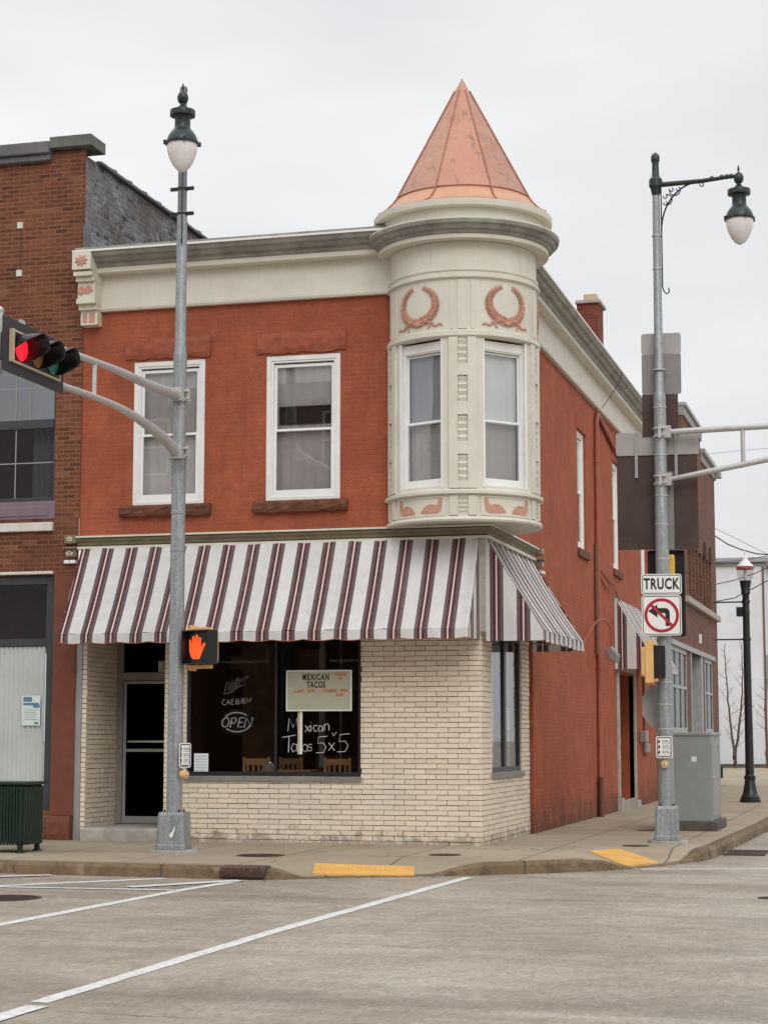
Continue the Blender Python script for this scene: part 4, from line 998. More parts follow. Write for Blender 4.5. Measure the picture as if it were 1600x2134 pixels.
# ================================================================== AWNINGS (parts)
def awning(parent, M, L, p, ztop, zfold, zbot, cheeks=(1, 1), u_off=0.0, name='awning'):
    mb = MB(M); N = int(L / .06); rows = 6
    def P(u, t):      # slight sag of the cloth
        y = -p * t; z = ztop + (zfold - ztop) * t - .045 * math.sin(math.pi * t) * (.75 + .3 * abs(math.sin(u * math.pi / 1.98))) - .008 * math.sin(u * 9.3 + t * 4) * t + .006 * math.sin(u * 23 + 3 * t); return (u, y, z)
    for i in range(N):
        u0, u1 = L * i / N, L * (i + 1) / N
        for j in range(rows):
            t0, t1 = j / rows, (j + 1) / rows
            mb.face([P(u0, t0), P(u1, t0), P(u1, t1), P(u0, t1)], [(u0 + u_off, 0), (u1 + u_off, 0), (u1 + u_off, 1), (u0 + u_off, 1)])
    aw = build(name, mb, 'awning_stripes', parent, smooth=True, weld=True)
    mb = MB(M)
    def V(u, t): s_ = abs(math.sin(math.pi * (u / .46))); return (u, -p - .012 * math.sin(u * 17) * t - .006, zfold + (zbot - zfold) * t * (1 - .16 * (1 - s_)) )
    for i in range(N):
        u0, u1 = L * i / N, L * (i + 1) / N
        for j in range(3):
            mb.face([V(u0, j / 3), V(u1, j / 3), V(u1, (j + 1) / 3), V(u0, (j + 1) / 3)], [(u0 + u_off, 0), (u1 + u_off, 0), (u1 + u_off, 1), (u0 + u_off, 1)])
    build('valance', mb, 'awning_stripes', aw, smooth=True, weld=True)
    mb = MB(M); mb.tube([V(L * i / (N * 1.0), 1) for i in range(N + 1)], .006, 5); build('valance_piping', mb, 'stone_red', aw)
    for s_, on in enumerate(cheeks):
        if not on: continue
        u = 0 if s_ == 0 else L; mb = MB(M); q = 10
        for i in range(q):
            y0, y1 = -p * i / q, -p * (i + 1) / q; f0, f1 = ztop + (zfold - ztop) * i / q, ztop + (zfold - ztop) * (i + 1) / q
            mb.face([(u, y0, zbot + .02), (u, y1, zbot + .02), (u, y1, f1), (u, y0, f0)], [(-y0 + .03, 0), (-y1 + .03, 0), (-y1 + .03, 1), (-y0 + .03, 1)])
        build('awning_cheek', mb, 'awning_stripes', aw, weld=True)
    mb = MB(M); mb.tube([(.02, -p + .02, zfold - .02), (L - .02, -p + .02, zfold - .02)], .014, 6)
    for u in (.02, L * .33, L * .66, L - .02): mb.tube([(u, 0, zfold - .02), (u, -p + .02, zfold - .02)], .012, 6)
    build('awning_rods', mb, 'alum', aw)
    return aw
awning(B, FR(-6.03, -.055, 0, 0), 6.03, .72, 4.41, 3.11, 2.965, cheeks=(1, 1), u_off=.13)
mb = MB(); mb.box(-.055, .075, -.075, -.01, 3.10, 4.40); build('awning_post', mb, 'corner_wood', B, bevel=.006)
awning(B, FR(.075, -.02, 0, 90), 3.50, .80, 4.41, 3.11, 2.95, cheeks=(1, 1), u_off=.05)
awning(B, FR(.065, 12.45, 0, 90), 3.75, .82, 4.47, 3.15, 2.99, cheeks=(1, 1), u_off=.1)
# ---- side pipes, lamp and cables (parts)
mb = MB(); X_ = .11
mb.tube([(X_, 9.98, .15), (X_, 9.98, 1.3), (X_, 10.02, 3.5), (X_, 10.06, 7.55), (X_, 10.10, 7.78), (X_, 10.25, 7.88), (X_, 10.6, 7.84), (X_, 12.6, 7.52), (X_, 14.2, 7.36)], .045, 10)
for z_ in (1.3, 2.9, 5.2, 6.9): mb.lathe([(.056, 0), (.056, .05)], (X_, 9.985 + z_ * .01, z_), 10)
build('downpipe', mb, 'red_pipe', B, smooth=True)
mb = MB(); mb.tube([(.15, 9.86, .15), (.15, 9.86, .9)], .05, 8); mb.tube([(.10, 9.86, 3.2), (.10, 9.88, 5.3)], .035, 8); build('old_pipe', mb, 'dull_pipe', B, smooth=True)
mb = MB(); mb.tube(smooth_pts([(.09, 7.9, 3.25), (.12, 8.4, 3.42), (.2, 8.9, 3.72), (.3, 9.35, 3.82), (.40, 9.6, 3.66), (.42, 9.6, 3.30)]), .018, 6); wl = build('wall_lamp_arm', mb, 'red_pipe', B, smooth=True)
mb = MB(); mb.prism([(.30, 9.45, 3.28), (.42, 9.45, 3.34), (.56, 9.45, 3.16), (.52, 9.45, 3.02), (.36, 9.45, 3.10)], (0, .3, 0)); build('wall_lamp_head', mb, 'alum_warm', wl, bevel=.02)
mb = MB(); mb.tube(smooth_pts([(.09, 10.3, 4.75), (.10, 11.2, 4.55), (.12, 12.2, 4.58), (.10, 13.4, 4.25), (.10, 15.0, 4.05), (.10, 16.6, 4.2)]), .014, 5)
mb.tube([(.09, 10.2, 4.9), (.09, 11.6, 4.72), (.09, 12.4, 4.7)], .012, 5); build('cable', mb, 'dull_pipe', B)
mb = MB(); mb.tube([(.5, 11.0, 8.85), (.45, 10.9, 8.6), (.08, 10.7, 8.0)], .008, 4); build('cable', mb, 'wire', B)
# chimney
cb0 = at_y(1201, 632, 14.0); cb1 = at_y(1245, 632, 14.0)
mb = MB(); mb.box(cb0.x, cb1.x, 14.0, 14.75, 8.7, cb0.z - .02); ch = build('chimney', mb, 'chimney_brick', B)
mb = MB(); mb.box(cb0.x - .03, cb1.x + .06, 13.94, 14.81, cb0.z - .02, cb0.z + .06); build('chimney_cap', mb, 'stone_ledge', ch, bevel=.015)
mb = MB(); mb.box(cb0.x + .12, cb1.x - .06, 14.2, 14.5, cb0.z + .06, cb0.z + .24); build('chimney_pot', mb, 'tan_trim', ch, bevel=.01)

# ================================================================== NEIGHBOUR ON THE LEFT
N_ = thing('brick_shop_building', 'taller brown brick building with corrugated shopfront left of the turret building', 'building', (-9.0, 6.0, H))
NX = -6.10
UW = (-9.6, -6.52, 5.16, 7.45); SFW = (-10.2, -6.47, .58, 4.04)
mb = MB(FR(0, .0, 0)); wall(mb, -14.0, NX, H - .05, 10.55, [UW + (.18,), SFW + (.22,)])
build('front_wall', mb, 'brown_brick', N_)
mb = MB(); mb.face([(NX, .0, 8.7), (NX, 40, 8.7), (NX, 40, 10.45), (NX, .0, 10.45)]); mb.face([(-14, 40, 0), (NX, 40, 0), (NX, 40, 10.4), (-14, 40, 10.4)])
mb.face([(-14, 0, 10.42), (NX, 0, 10.42), (NX, 40, 10.42), (-14, 40, 10.42)])
build('party_wall', mb, 'tarred_brick', N_)
mb = MB(); mb.box(-14, -6.66, -.16, .3, 10.50, 10.69); mb.box(-14, -6.66, -.10, .3, 10.40, 10.50); build('cornice', mb, 'coping_grey', N_, bevel=.02)
mb = MB(); mb.box(-6.66, -5.97, -.13, .42, 10.575, 10.75); build('corner_cap', mb, 'copper_green', N_, bevel=.008)
mb = MB(); mb.box(NX - .15, NX + .07, .42, 40, 10.43, 10.49); cp = build('coping', mb, 'coping_grey', N_, bevel=.02)
mb = MB()
for i in range(46): mb.tube([(NX - .03, .9 + i * .62, 10.49), (NX - .03, 1.12 + i * .62, 10.50)], [.052, .066], 8)
mb.tube([(NX - .03, .5, 10.475), (NX - .03, 30, 10.475)],   .045, 8); build('coping_tiles', mb, 'iron', cp, smooth=True)
mb = MB(); mb.box(NX - .02, NX + .02, -.02, .16, 8.9, 9.35); build('flashing', mb, 'coping_grey', N_)
for z_ in (9.43, 8.68):
    mb = MB(); mb.box(-7.215, -7.125, -.03, .04, z_ - .05, z_ + .05); build('stone_square', mb, 'stone_white', N_, bevel=.005)
mb = MB(); mb.box(-14, -7.215, -.004, .01, 9.355, 9.37); mb.box(-14, -7.215, -.004, .01, 8.615, 8.63); mb.box(-7.165, -7.15, -.004, .01, 8.73, 9.38); build('panel_joint', mb, 'iron', N_)
# upper window
mb = MB(); mb.frame(UW[0], UW[1], UW[2], UW[3], .07, .10, .17); mb.box(UW[0] + .07, UW[1] - .07, .09, .16, 6.28, 6.42)
uw = build('upper_window', mb, 'dark_frame', N_, bevel=.006)
mb = MB(); mb.box(UW[0] + .06, UW[1] - .06, .125, .13, UW[2] + .06, 6.29); build('pane', mb, 'glass_neighbour_low', uw)
mb = MB(); mb.box(UW[0] + .06, UW[1] - .06, .105, .11, 6.41, UW[3] - .06); build('pane', mb, 'glass_neighbour', uw)
mb = MB()
for x_ in (-7.22, -6.98, -7.9, -8.5): mb.box(x_ - .006, x_ + .006, .098, .104, 6.42, 7.38)
for x_ in (-7.22, -7.9, -8.6): mb.box(x_ - .008, x_ + .008, .116, .124, 5.22, 6.28)
for z_ in (5.76,): mb.box(UW[0] + .07, UW[1] - .07, .1165, .1235, z_ - .008, z_ + .008)
mb.box(UW[0] + .07, UW[1] - .07, .0985, .1035, 6.90, 6.912)
build('glazing_bars', mb, 'alum', uw)
mb = MB()
for i in range(24):
    u0, u1 = -7.02 + i * .014, -7.02 + (i + 1) * .014; mb.face([(u0, .3 + .03 * math.sin(i * .9), 5.2), (u1, .3 + .03 * math.sin((i + 1) * .9), 5.2), (u1, .3 + .03 * math.sin((i + 1) * .9), 7.4), (u0, .3 + .03 * math.sin(i * .9), 7.4)])
build('curtain', mb, 'curtain_grey', uw, smooth=True)
mb = MB(); mb.box(UW[0], UW[1] + .1, .9, .95, 5.0, 7.6); build('room_behind', mb, 'maroon_room', uw)
mb = MB(); mb.box(UW[0], UW[1] + .02, -.015, .12, 4.885, 5.155); mb.box(UW[0], -6.60, -.03, .1, 4.93, 5.08); build('spandrel_panel', mb, 'mauve_panel', uw, bevel=.012)
mb = MB(); mb.box(UW[0] - .1, -6.515, -.07, .1, 4.70, 4.83); build('stone_sill', mb, 'stone_white', N_, bevel=.01)
# shopfront
mb = MB(); mb.box(-10.3, -6.50, -.03, .1, 4.055, 4.10); build('lintel_strip', mb, 'stone_white', N_, bevel=.01)
mb = MB(); mb.frame(SFW[0], SFW[1], SFW[2], SFW[3], .15, .06, .18, tb=.12, tt=.13); mb.box(SFW[0] + .15, SFW[1] - .15, .06, .18, 2.99, 3.07)
mb.frame(SFW[0] + .15, SFW[1] - .15, 3.07, 3.91, .03, .10, .16)
sf2 = build('shopfront_frame', mb, 'dark_frame', N_, bevel=.006)
mb = MB(); mb.box(SFW[0] + .15, SFW[1] - .15, .12, .125, 3.08, 3.92); build('transom_pane', mb, 'glass_neighbour_low', sf2)
mb = MB(); mb.box(SFW[0], SFW[1], .5, .55, 2.9, 4.2); build('transom_room', mb, 'maroon_room', sf2)
mb = MB(); x_ = -10.05; pts = []
while x_ < -6.64: pts.append((x_, .09 + .014 * math.sin((x_ + 10) * 2 * math.pi / .076))); x_ += .0076
for (a, b), (c, d) in zip(pts, pts[1:]): mb.face([(a, b, .70), (c, d, .70), (c, d, 2.98), (a, b, 2.98)])
build('corrugated_panel', mb, 'corrugated', sf2, smooth=True, weld=True)
mb = MB(); mb.box(-6.47 + .0, NX, -.035, .0, .50, 4.06); build('painted_pier', mb, 'pier_paint', N_, bevel=.006)
mb = MB(); rough_block(mb, -6.48, -6.12, -.10, .0, H, .50, 8, .012, .0); build('pier_base', mb, 'pier_paint', N_)
# poster on the corrugated panel
a_, b_ = at_y(47, 1450, .06), at_y(84, 1512, .06)
P_ = thing('poster', 'pale blue and white notice taped to the corrugated shopfront panel', 'poster', ((a_.x + b_.x) / 2, .06, b_.z))
mb = MB(); mb.box(a_.x, b_.x, .058, .064, b_.z, a_.z); build('sheet', mb, 'paper_green', P_)
w_ = b_.x - a_.x; h_ = a_.z - b_.z
mb = MB(); mb.box(a_.x + .08 * w_, a_.x + .55 * w_, .055, .058, b_.z + .80 * h_, b_.z + .96 * h_); mb.box(a_.x + .08 * w_, b_.x - .08 * w_, .055, .058, b_.z + .68 * h_, b_.z + .76 * h_); mb.box(a_.x + .62 * w_, b_.x - .04 * w_, .054, .0575, b_.z + .60 * h_, b_.z + .71 * h_); build('printed_picture', mb, 'ink_blue', P_)
mb = MB()
for i in range(5): mb.box(a_.x + .15 * w_, b_.x - (.15 + .1 * (i % 2)) * w_, .055, .058, b_.z + (.2 + i * .08) * h_, b_.z + (.212 + i * .08) * h_)
mb.box(b_.x - .3 * w_, b_.x - .1 * w_, .055, .058, b_.z + .05 * h_, b_.z + .12 * h_)
build('printed_lines', mb, 'ink_blue', P_)

# ================================================================== THINGS IN THE SHOP WINDOW
def YW(px, py, y=.05): return at_y(px, py, y)
# letter board on the glass
a_, b_ = YW(599, 1399, .02), YW(732, 1480, .02)
LBd = thing('letter_board', 'cream changeable letter board reading MEXICAN TACOS in the shop window', 'sign', ((a_.x + b_.x) / 2, .02, b_.z))
mb = MB(); mb.box(a_.x, b_.x, .004, .026, b_.z, a_.z); build('board_panel', mb, 'board', LBd)
mb = MB(); mb.frame(a_.x - .01, b_.x + .01, b_.z - .012, a_.z + .012, .018, -.006, .027); build('board_frame', mb, 'sign_white', LBd, bevel=.002)
def btext(s_, px, py, size, m, xs=.75, off=.004, sp=1.0): 
    p = YW(px, py, .0); return text('letters', s_, size, FR(p.x, .003, p.z), m, LBd, .002, xs, off, spacing=sp)
btext('MEXICAN', 658, 1411.5, .125, 'sign_black', .62, .004, 1.25); btext('TACOS', 658.5, 1427.5, .125, 'sign_black', .62, .004, 1.15)
btext('TORTAS', 709, 1405.5, .062, 'orange_letter', .8, .002); btext('6N', 709, 1413.5, .062, 'orange_letter', .8, .002)
btext('4 ASST', 623, 1441, .062, 'orange_letter', .8, .002); btext('DOS', 648.5, 1440, .062, 'orange_letter', .8, .002)
btext('COMBOS', 687, 1440, .062, 'orange_letter', .8, .002); btext('PARA', 717.5, 1439, .062, 'orange_letter', .8, .002); btext('DOS', 708, 1448, .062, 'orange_letter', .8, .002)
mb = MB(); p0, p1 = YW(628, 1480, .03), YW(628, 1572, .03); mb.box(p0.x - .02, p0.x + .012, .03, .05, p1.z, p0.z + .1); mb.b.faces.ensure_lookup_table(); build('stand_post', mb, 'sign_white', LBd)
mb = MB(); mb.box(p0.x - .055, p0.x - .025, .035, .05, p1.z, p0.z); build('stand_shade', mb, 'tan_trim', LBd)
# painted window writing
WR = thing('window_writing', 'white hand painted words Mexican Tacos 5x5 on the shop window glass', 'writing', (-2.4, .058, 1.4))
def stroke(name, lists, m, parent, y, r=.0075, n=5):
    mb = MB()
    for pts in lists: mb.tube([YW(px, py, y) for px, py in pts], r, n)
    return build(name, mb, m, parent)
def T2(px, py, s_, pts): return [(px + x * s_, py + y * s_) for x, y in pts]
LET = {  # unit letters: x right, y down, cap height 10
 'M': [[(0, 10), (1, 0), (4, 7), (7, 0), (8, 10)]], 'e': [[(0, 7), (4, 6.3), (3.4, 4), (1, 4), (0, 7), (1.5, 10), (4, 9)]], 'x': [[(0, 4), (4.5, 10)], [(4.5, 4), (0, 10)]], 'i': [[(0, 4), (0, 10)], [(0, 1.2), (.2, 1.8)]],
 'c': [[(4, 4.6), (1, 4), (0, 7), (1.2, 10), (4, 9.4)]], 'a': [[(4, 5), (1.5, 4), (0, 7), (1.2, 10), (4, 8.5), (4, 4.5), (4.4, 10)]], 'n': [[(0, 10), (0, 4), (.4, 5.5), (2.5, 3.8), (4, 5.5), (4.2, 10)]],
 'T': [[(0, .8), (8, -.6)], [(4, 0), (3.6, 10)]], 'o': [[(2, 4), (0, 6), (.4, 9), (2.4, 10), (4, 8), (3.8, 5.2), (2, 4)]], 's': [[(3.6, 4.6), (1, 4.4), (.6, 6.2), (3.6, 7.6), (3.2, 9.8), (0, 9.8)]],
 '5': [[(7, -.5), (1.5, 0), (1, 4), (4.5, 3.8), (6.2, 6.5), (4.5, 9.8), (0, 10)]]}
L_ = []
for ch_, px, py, s_ in (('M', 600, 1497, 2.7), ('e', 622, 1499, 2.2), ('x', 636, 1503, 2.2), ('i', 648, 1503, 2.1), ('c', 653, 1503, 2.1), ('a', 663, 1503, 2.2), ('n', 676, 1499, 2.3),
                        ('T', 589, 1534, 3.4), ('a', 607, 1538, 2.9), ('c', 618, 1538, 2.8), ('o', 630, 1540, 2.7), ('s', 641, 1540, 2.5), ('5', 659, 1536, 3.3), ('x', 685, 1537, 2.7), ('5', 703, 1531, 3.6)):
    for st in LET[ch_]: L_.append(T2(px, py, s_, st))
L_.append([(692, 1527), (695, 1534), (701, 1526)])
stroke('painted_letters', L_, 'paint_writing', WR, .058, .0065)
# neon signs (unlit tubes)
NE = thing('neon_sign', 'unlit white tube neon sign reading OPEN inside an oval in the shop window', 'neon sign', (-3.75, .10, 1.9), 'neon signs in the shop window')
ov = lambda a0, a1: [(494 + 29 * math.cos(math.radians(a)), 1505 + 20 * math.sin(math.radians(a))) for a in range(a0, a1 + 1, 10)]
stroke('neon_tubes', [ov(215, 318), ov(18, 142), [(472, 1495), (465, 1500), (463, 1509), (467, 1515), (474, 1514), (478, 1505), (476, 1497), (472, 1495)], [(480, 1516), (484, 1496), (491, 1496), (493, 1501), (489, 1507), (483, 1507)],
                      [(510, 1496), (500, 1496), (496, 1515), (506, 1515)], [(498, 1505.5), (506, 1505.5)], [(509, 1516), (514, 1496), (523, 1514), (527, 1495)]], 'neon_off', NE, .10, .010, 6)
mb = MB(); c_ = YW(495, 1505, .13); mb.prism([(c_.x + .27 * math.cos(a * math.pi / 12), .125, c_.z + .19 * math.sin(a * math.pi / 12)) for a in range(24)], (0, .01, 0)); build('neon_back', mb, 'interior_dark', NE)
NE = thing('neon_sign', 'unlit neon sign with the words CAE BIEN above the OPEN sign', 'neon sign', (-3.75, .10, 2.3), 'neon signs in the shop window')
stroke('neon_tubes', [[(470, 1458), (465, 1459), (463, 1465), (466, 1469), (470, 1469)], [(472, 1469), (476, 1457), (480, 1468)], [(474, 1465), (479, 1464)], [(488, 1457), (483, 1457), (482, 1468), (488, 1468)], [(483, 1462), (487, 1462)],
                      [(492, 1467), (493, 1457), (498, 1457), (498, 1461), (493, 1462), (499, 1463), (499, 1467), (492, 1467)], [(503, 1466), (504, 1456)], [(512, 1455), (507, 1456), (507, 1466), (513, 1465)], [(507, 1461), (512, 1460)], [(515, 1464), (516, 1455), (521, 1463), (524, 1454)]], 'neon_off', NE, .10, .006, 5)
NE = thing('neon_sign', 'dim outlined slanting Lite neon sign, topmost in the shop window', 'neon sign', (-3.75, .10, 2.5), 'neon signs in the shop window')
stroke('neon_tubes', [[(467, 1447), (473, 1422), (479, 1422), (475, 1440), (487, 1438)], [(467, 1447), (485, 1442), (495, 1432), (502, 1429)], [(480, 1437), (484, 1422), (488, 1421), (485, 1436)], [(483, 1418), (486, 1417)], [(489, 1435), (494, 1414), (498, 1412), (493, 1433)], [(489, 1421), (503, 1417)],
                      [(508, 1413), (501, 1418), (499, 1426), (504, 1430), (512, 1425)], [(503, 1421), (511, 1418), (511, 1412), (506, 1414)], [(515, 1408), (518, 1411), (516, 1415), (513, 1412), (515, 1408)]], 'neon_dim', NE, .10, .0065, 5)
def rectthing(name, px0, py0, px1, py1, y, m, label, cat, lines=0, lm='ink_grey', tilt=0, group=None):
    a_, b_ = YW(px0, py0, y), YW(px1, py1, y); T_ = thing(name, label, cat, ((a_.x + b_.x) / 2, y, b_.z), group)
    mb = MB(); mb.box(a_.x, b_.x, y, y + .004, b_.z, a_.z); build('sheet', mb, m, T_)
    if lines:
        mb = MB()
        for i in range(lines): zz = b_.z + (a_.z - b_.z) * (i + 1) / (lines + 1); mb.box(a_.x + .02, b_.x - .02 - (.03 if i % 3 == 0 else 0), y - .002, y, zz - .003, zz + .003)
        build('printed_lines', mb, lm, T_)
    return T_
rectthing('notice', 405, 1570, 434, 1612, .055, 'paper', 'white printed notice taped inside the lower left corner of the shop window', 'notice', 6)
rectthing('picture', 482, 1368, 528, 1395, .9, 'sill_brown', 'small dim framed picture hanging inside the shop above the neon signs', 'picture')
# furniture inside
def chair(x, y, rz, label):
    T_ = thing('wooden_chair', label, 'chair', (x, y, .40), 'wooden chairs inside the shop')
    M_ = Matrix.Translation((x, y, .40)) @ Matrix.Rotation(rz, 4, 'Z')
    mb = MB(M_); mb.box(-.2, .2, -.2, .2, .43, .46); build('seat', mb, 'wood_chair', T_, bevel=.01)
    for sx in (-1, 1):
        for sy in (-1, 1):
            mb = MB(M_); mb.box(sx * .18 - .02, sx * .18 + .02, sy * .18 - .02, sy * .18 + .02, 0, .43 if sy < 0 else .95); build('leg', mb, 'wood_chair', T_, bevel=.004)
    mb = MB(M_); mb.box(-.16, .16, .165, .195, .84, .93); mb.box(-.16, .16, .165, .195, .55, .60)
    for i in range(4): mb.box(-.13 + i * .08, -.10 + i * .08, .17, .19, .60, .84)
    build('backrest', mb, 'wood_chair', T_)
chair(-3.55, .75, math.radians(200), 'wooden slat back chair at the left of the table inside the shop window'); chair(-3.12, 1.35, math.radians(170), 'wooden chair behind the table inside the shop window'); chair(-2.25, .70, math.radians(185), 'wooden chair at the right end inside the shop window')
T_ = thing('cafe_table', 'small wooden café table behind the shop window glass', 'table', (-3.1, .75, .40))
mb = MB(); mb.box(-3.38, -2.62, .45, 1.05, 1.14, 1.17); build('tabletop', mb, 'wood_chair', T_, bevel=.01)
mb = MB(); mb.lathe([(.22, .40), (.22, .42), (.03, .45), (.03, 1.14)], (-3.0, .75, 0), 12); build('pedestal', mb, 'black_metal', T_)
c_ = YW(562, 1592, .6); mb = MB(); mb.box(-.09, .09, -.06, .06, 0, .09)
bmesh.ops.translate(mb.b, verts=mb.b.verts, vec=(c_.x, .6, 1.172)); mb.ball((c_.x, .6, 1.27), .06, 10, (1.1, .8, .45))
single('napkin_holder', mb, 'chrome', 'small silver napkin holder on the café table inside the window', 'napkin holder', (c_.x, .6, 1.172), smooth=False)

# ================================================================== FAR BRICK BUILDING
FB = thing('brick_commercial_building', 'brown brick commercial building with tall mullioned upper windows farther down the side street', 'building', (-3, 27, H))
FM = FR(.06, 0, 0, 90)
holes = [(22.3, 26.2, 1.76, 3.98, .2), (27.0, 30.2, .35, 3.98, .9), (30.9, 33.6, 1.76, 3.98, .2), (26.6, 33.6, 5.48, 7.05, .25)]
mb = MB(FM); wall(mb, 19.02, 35.3, H, 8.0, holes); wall(mb, 26.0, 35.3, 8.0, 10.15, []); wall(mb, 26.0, 30.9, 10.15, 10.75, [])
mb.face([(35.3, 0, 0), (35.3, 8, 0), (35.3, 8, 10.15), (35.3, 0, 10.15)]); mb.face([(26.0, 0, 8), (26.0, 8, 8), (26.0, 8, 10.75), (26.0, 0, 10.75)]); mb.face([(30.9, 0, 10.1), (30.9, 8, 10.1), (30.9, 8, 10.75), (30.9, 0, 10.75)])
mb.face([(19.02, 0, 8), (26, 0, 8), (26, 8, 8), (19.02, 8, 8)]); mb.face([(26, 0, 10.7), (30.9, 0, 10.7), (30.9, 8, 10.7), (26, 8, 10.7)]); mb.face([(30.9, 0, 10.1), (35.3, 0, 10.1), (35.3, 8, 10.1), (30.9, 8, 10.1)])
mb.face([(19.02, 8, 0), (35.3, 8, 0), (35.3, 8, 10.1), (19.02, 8, 10.1)])
build('wall', mb, 'far_brick', FB)
mb = MB(FM); mb.box(25.95, 30.95, -.12, .3, 10.755, 10.86); mb.box(30.95, 35.5, -.14, .3, 10.16, 10.30); mb.box(35.2, 35.6, -.22, .3, 9.98, 10.16); build('roof_flashing', mb, 'alum', FB, bevel=.01)
mb = MB(FM); mb.box(30.95, 35.5, -.05, .2, 9.9, 10.15); mb.box(25.97, 30.9, -.06, .2, 10.5, 10.75); build('cornice', mb, 'dark_trim', FB)
mb = MB(FM); mb.box(25.8, 35.45, -.12, .1, 5.30, 5.475); build('stone_ledge', mb, 'stone_ledge', FB, bevel=.01)
wn_ = None
for i in range(7):
    a, b = 26.6 + i * 1.0, 27.6 + i * 1.0
    mb = MB(FM); mb.box(a, a + .17, -.01, .24, 5.48, 7.05); mb.box(a + .17, b, .1, .2, 6.3, 6.36); wn_ = build('window', mb, 'far_brick', FB)
    mb = MB(FM); mb.box(a + .17, b, .14, .15, 5.48, 7.05); build('pane', mb, 'interior_dark', wn_)
mb = MB(FM)
for a in (31.2, 32.9):
    mb.prism([(a + .45 + .45 * math.cos(t * math.pi / 8), -.02, 7.04 + .5 * math.sin(t * math.pi / 8)) for t in range(9)], (0, .01, 0))
build('arch_pane', mb, 'interior_dark', FB)
def shopwin(u0, u1, z0, z1, bars, zm):
    mb = MB(FM); mb.frame(u0, u1, z0, z1, .12, .02, .05)
    for b_ in bars: mb.box(b_ - .05, b_ + .05, .02, .05, z0 + .12, z1 - .12)
    mb.box(u0 + .12, u1 - .12, .021, .049, zm - .04, zm + .04)
    w_ = build('shop_window', mb, 'pale_frame', FB)
    mb = MB(FM); mb.box(u0 + .1, u1 - .1, .051, .055, z0 + .1, z1 - .1); build('pane', mb, 'glass_far', w_)
    mb = MB(FM); mb.box(u0, u1, 1.2, 1.3, z0, z1); build('room_behind', mb, 'interior_wall', w_)
shopwin(22.3, 26.2, 1.76, 3.98, (23.6, 24.9), 2.95); shopwin(30.9, 33.6, 1.76, 3.98, (32.2,), 2.95)
mb = MB(FM); mb.box(27.0, 27.15, -.02, .5, .35, 3.98); build('entrance_jamb', mb, 'pale_frame', FB); mb = MB(FM); mb.box(29.8, 30.2, -.02, .5, .35, 3.98); build('entrance_jamb', mb, 'pale_frame', FB)
mb = MB(FM); mb.box(27.15, 29.8, .7, .8, .35, 3.98); build('entrance_door', mb, 'dark_frame', FB)
mb = MB(FM); mb.box(22.2, 34.0, -.05, .1, 3.985, 4.12); build('shopfront_fascia', mb, 'alum', FB)
mb = MB(FM); mb.box(29.5, 29.75, -.05, .0, 4.35, 4.62); build('wall_plate', mb, 'paper', FB)
# ================================================================== WHITE BUILDING FAR BEHIND
WY = 68.0; wl_ = at_y(1590, 1300, WY).x; wt = at_y(1560, 1172, WY).z
WB = thing('white_building', 'plain white painted building with thin dark roof edge far down the side street', 'building', (-6, 72, H))
mb = MB(); mb.face([(-16, WY, 0), (wl_, WY, 0), (wl_, WY, wt), (-16, WY, wt)]); mb.face([(wl_, WY, 0), (wl_, WY + 25, 0), (wl_, WY + 25, wt), (wl_, WY, wt)]); mb.face([(-16, WY, wt), (wl_, WY, wt), (wl_, WY + 25, wt), (-16, WY + 25, wt)])
build('wall', mb, 'white_building', WB)
mb = MB(); mb.box(-16, wl_ + .3, WY - .3, WY + 25, wt, wt + .22); build('roof_edge', mb, 'alum', WB); mb = MB(); mb.box(-16, wl_ + .2, WY - .12, WY, wt - .16, wt - .01); build('eave_shadow_board', mb, 'dark_trim', WB)
mb = MB(); mb.box(wl_ - .02, wl_ + .07, WY - .06, WY + .02, 0, wt - .2); build('corner_pipe', mb, 'dull_pipe', WB)
q0 = at_y(1590, 1362, WY - 1); q1 = at_y(1590, 1418, WY - 1)
mb = MB(); mb.box(wl_ + .02, wl_ + .9, WY + .5, WY + 5, q1.z, q0.z); build('side_awning', mb, 'ink_grey', WB)
mb = MB(); mb.box(-16, wl_ + .1, WY - .7, WY - .02, .1, .32); struct('planting_strip', mb, 'plinth_dark')
# bare tree against it
def tree(px, stems, label, Y=65.5, seed=1):
    rnd = random.Random(seed); base = at_y(px, 1600, Y); base.z = H
    T_ = thing('bare_tree', label, 'tree', base, 'bare trees by the white building')
    mb = MB(); tw = MB()
    for pts in stems:
        P_ = [at_y(a, b, Y) for a, b in pts]; P_[0].z = H
        Q = []
        for i in range(len(P_) - 1):
            for k_ in range(4): p = P_[i].lerp(P_[i + 1], k_ / 4); Q.append(p + Vector((rnd.uniform(-.03, .03), rnd.uniform(-.1, .1), 0)))
        Q.append(P_[-1]); n = len(Q); mb.tube(Q, [.075 * (1 - i / n) + .012 for i in range(n)], 6)
        for i in range(5, n):
            for _ in range(1):
                d = Vector((rnd.choice((-1, 1)) * rnd.uniform(.3, .9), rnd.uniform(-.6, .6), rnd.uniform(.4, 1))).normalized(); L = rnd.uniform(.6, 1.8) * (1.15 - i / n)
                p = Q[i]; m_ = p + d * L * .5; e_ = m_ + (d + Vector((0, 0, .4))).normalized() * L * .5
                tw.tube([p, m_, e_], [.014, .010, .005], 4)
                tw.tube([m_, m_ + Vector((d.x * -.3, .1, .5)) * L * .6], [.008, .004], 3)
    build('trunk', mb, 'bark', T_, smooth=True); build('crown', tw, 'bark', T_)
tree(1532, [[(1532, 1600), (1529, 1575), (1522, 1520), (1516, 1460), (1511, 1400), (1509, 1345)], [(1532, 1598), (1531, 1575), (1540, 1510), (1545, 1460), (1547, 1400), (1544, 1340)]], 'bare young tree with two thin stems before the white building', seed=3)
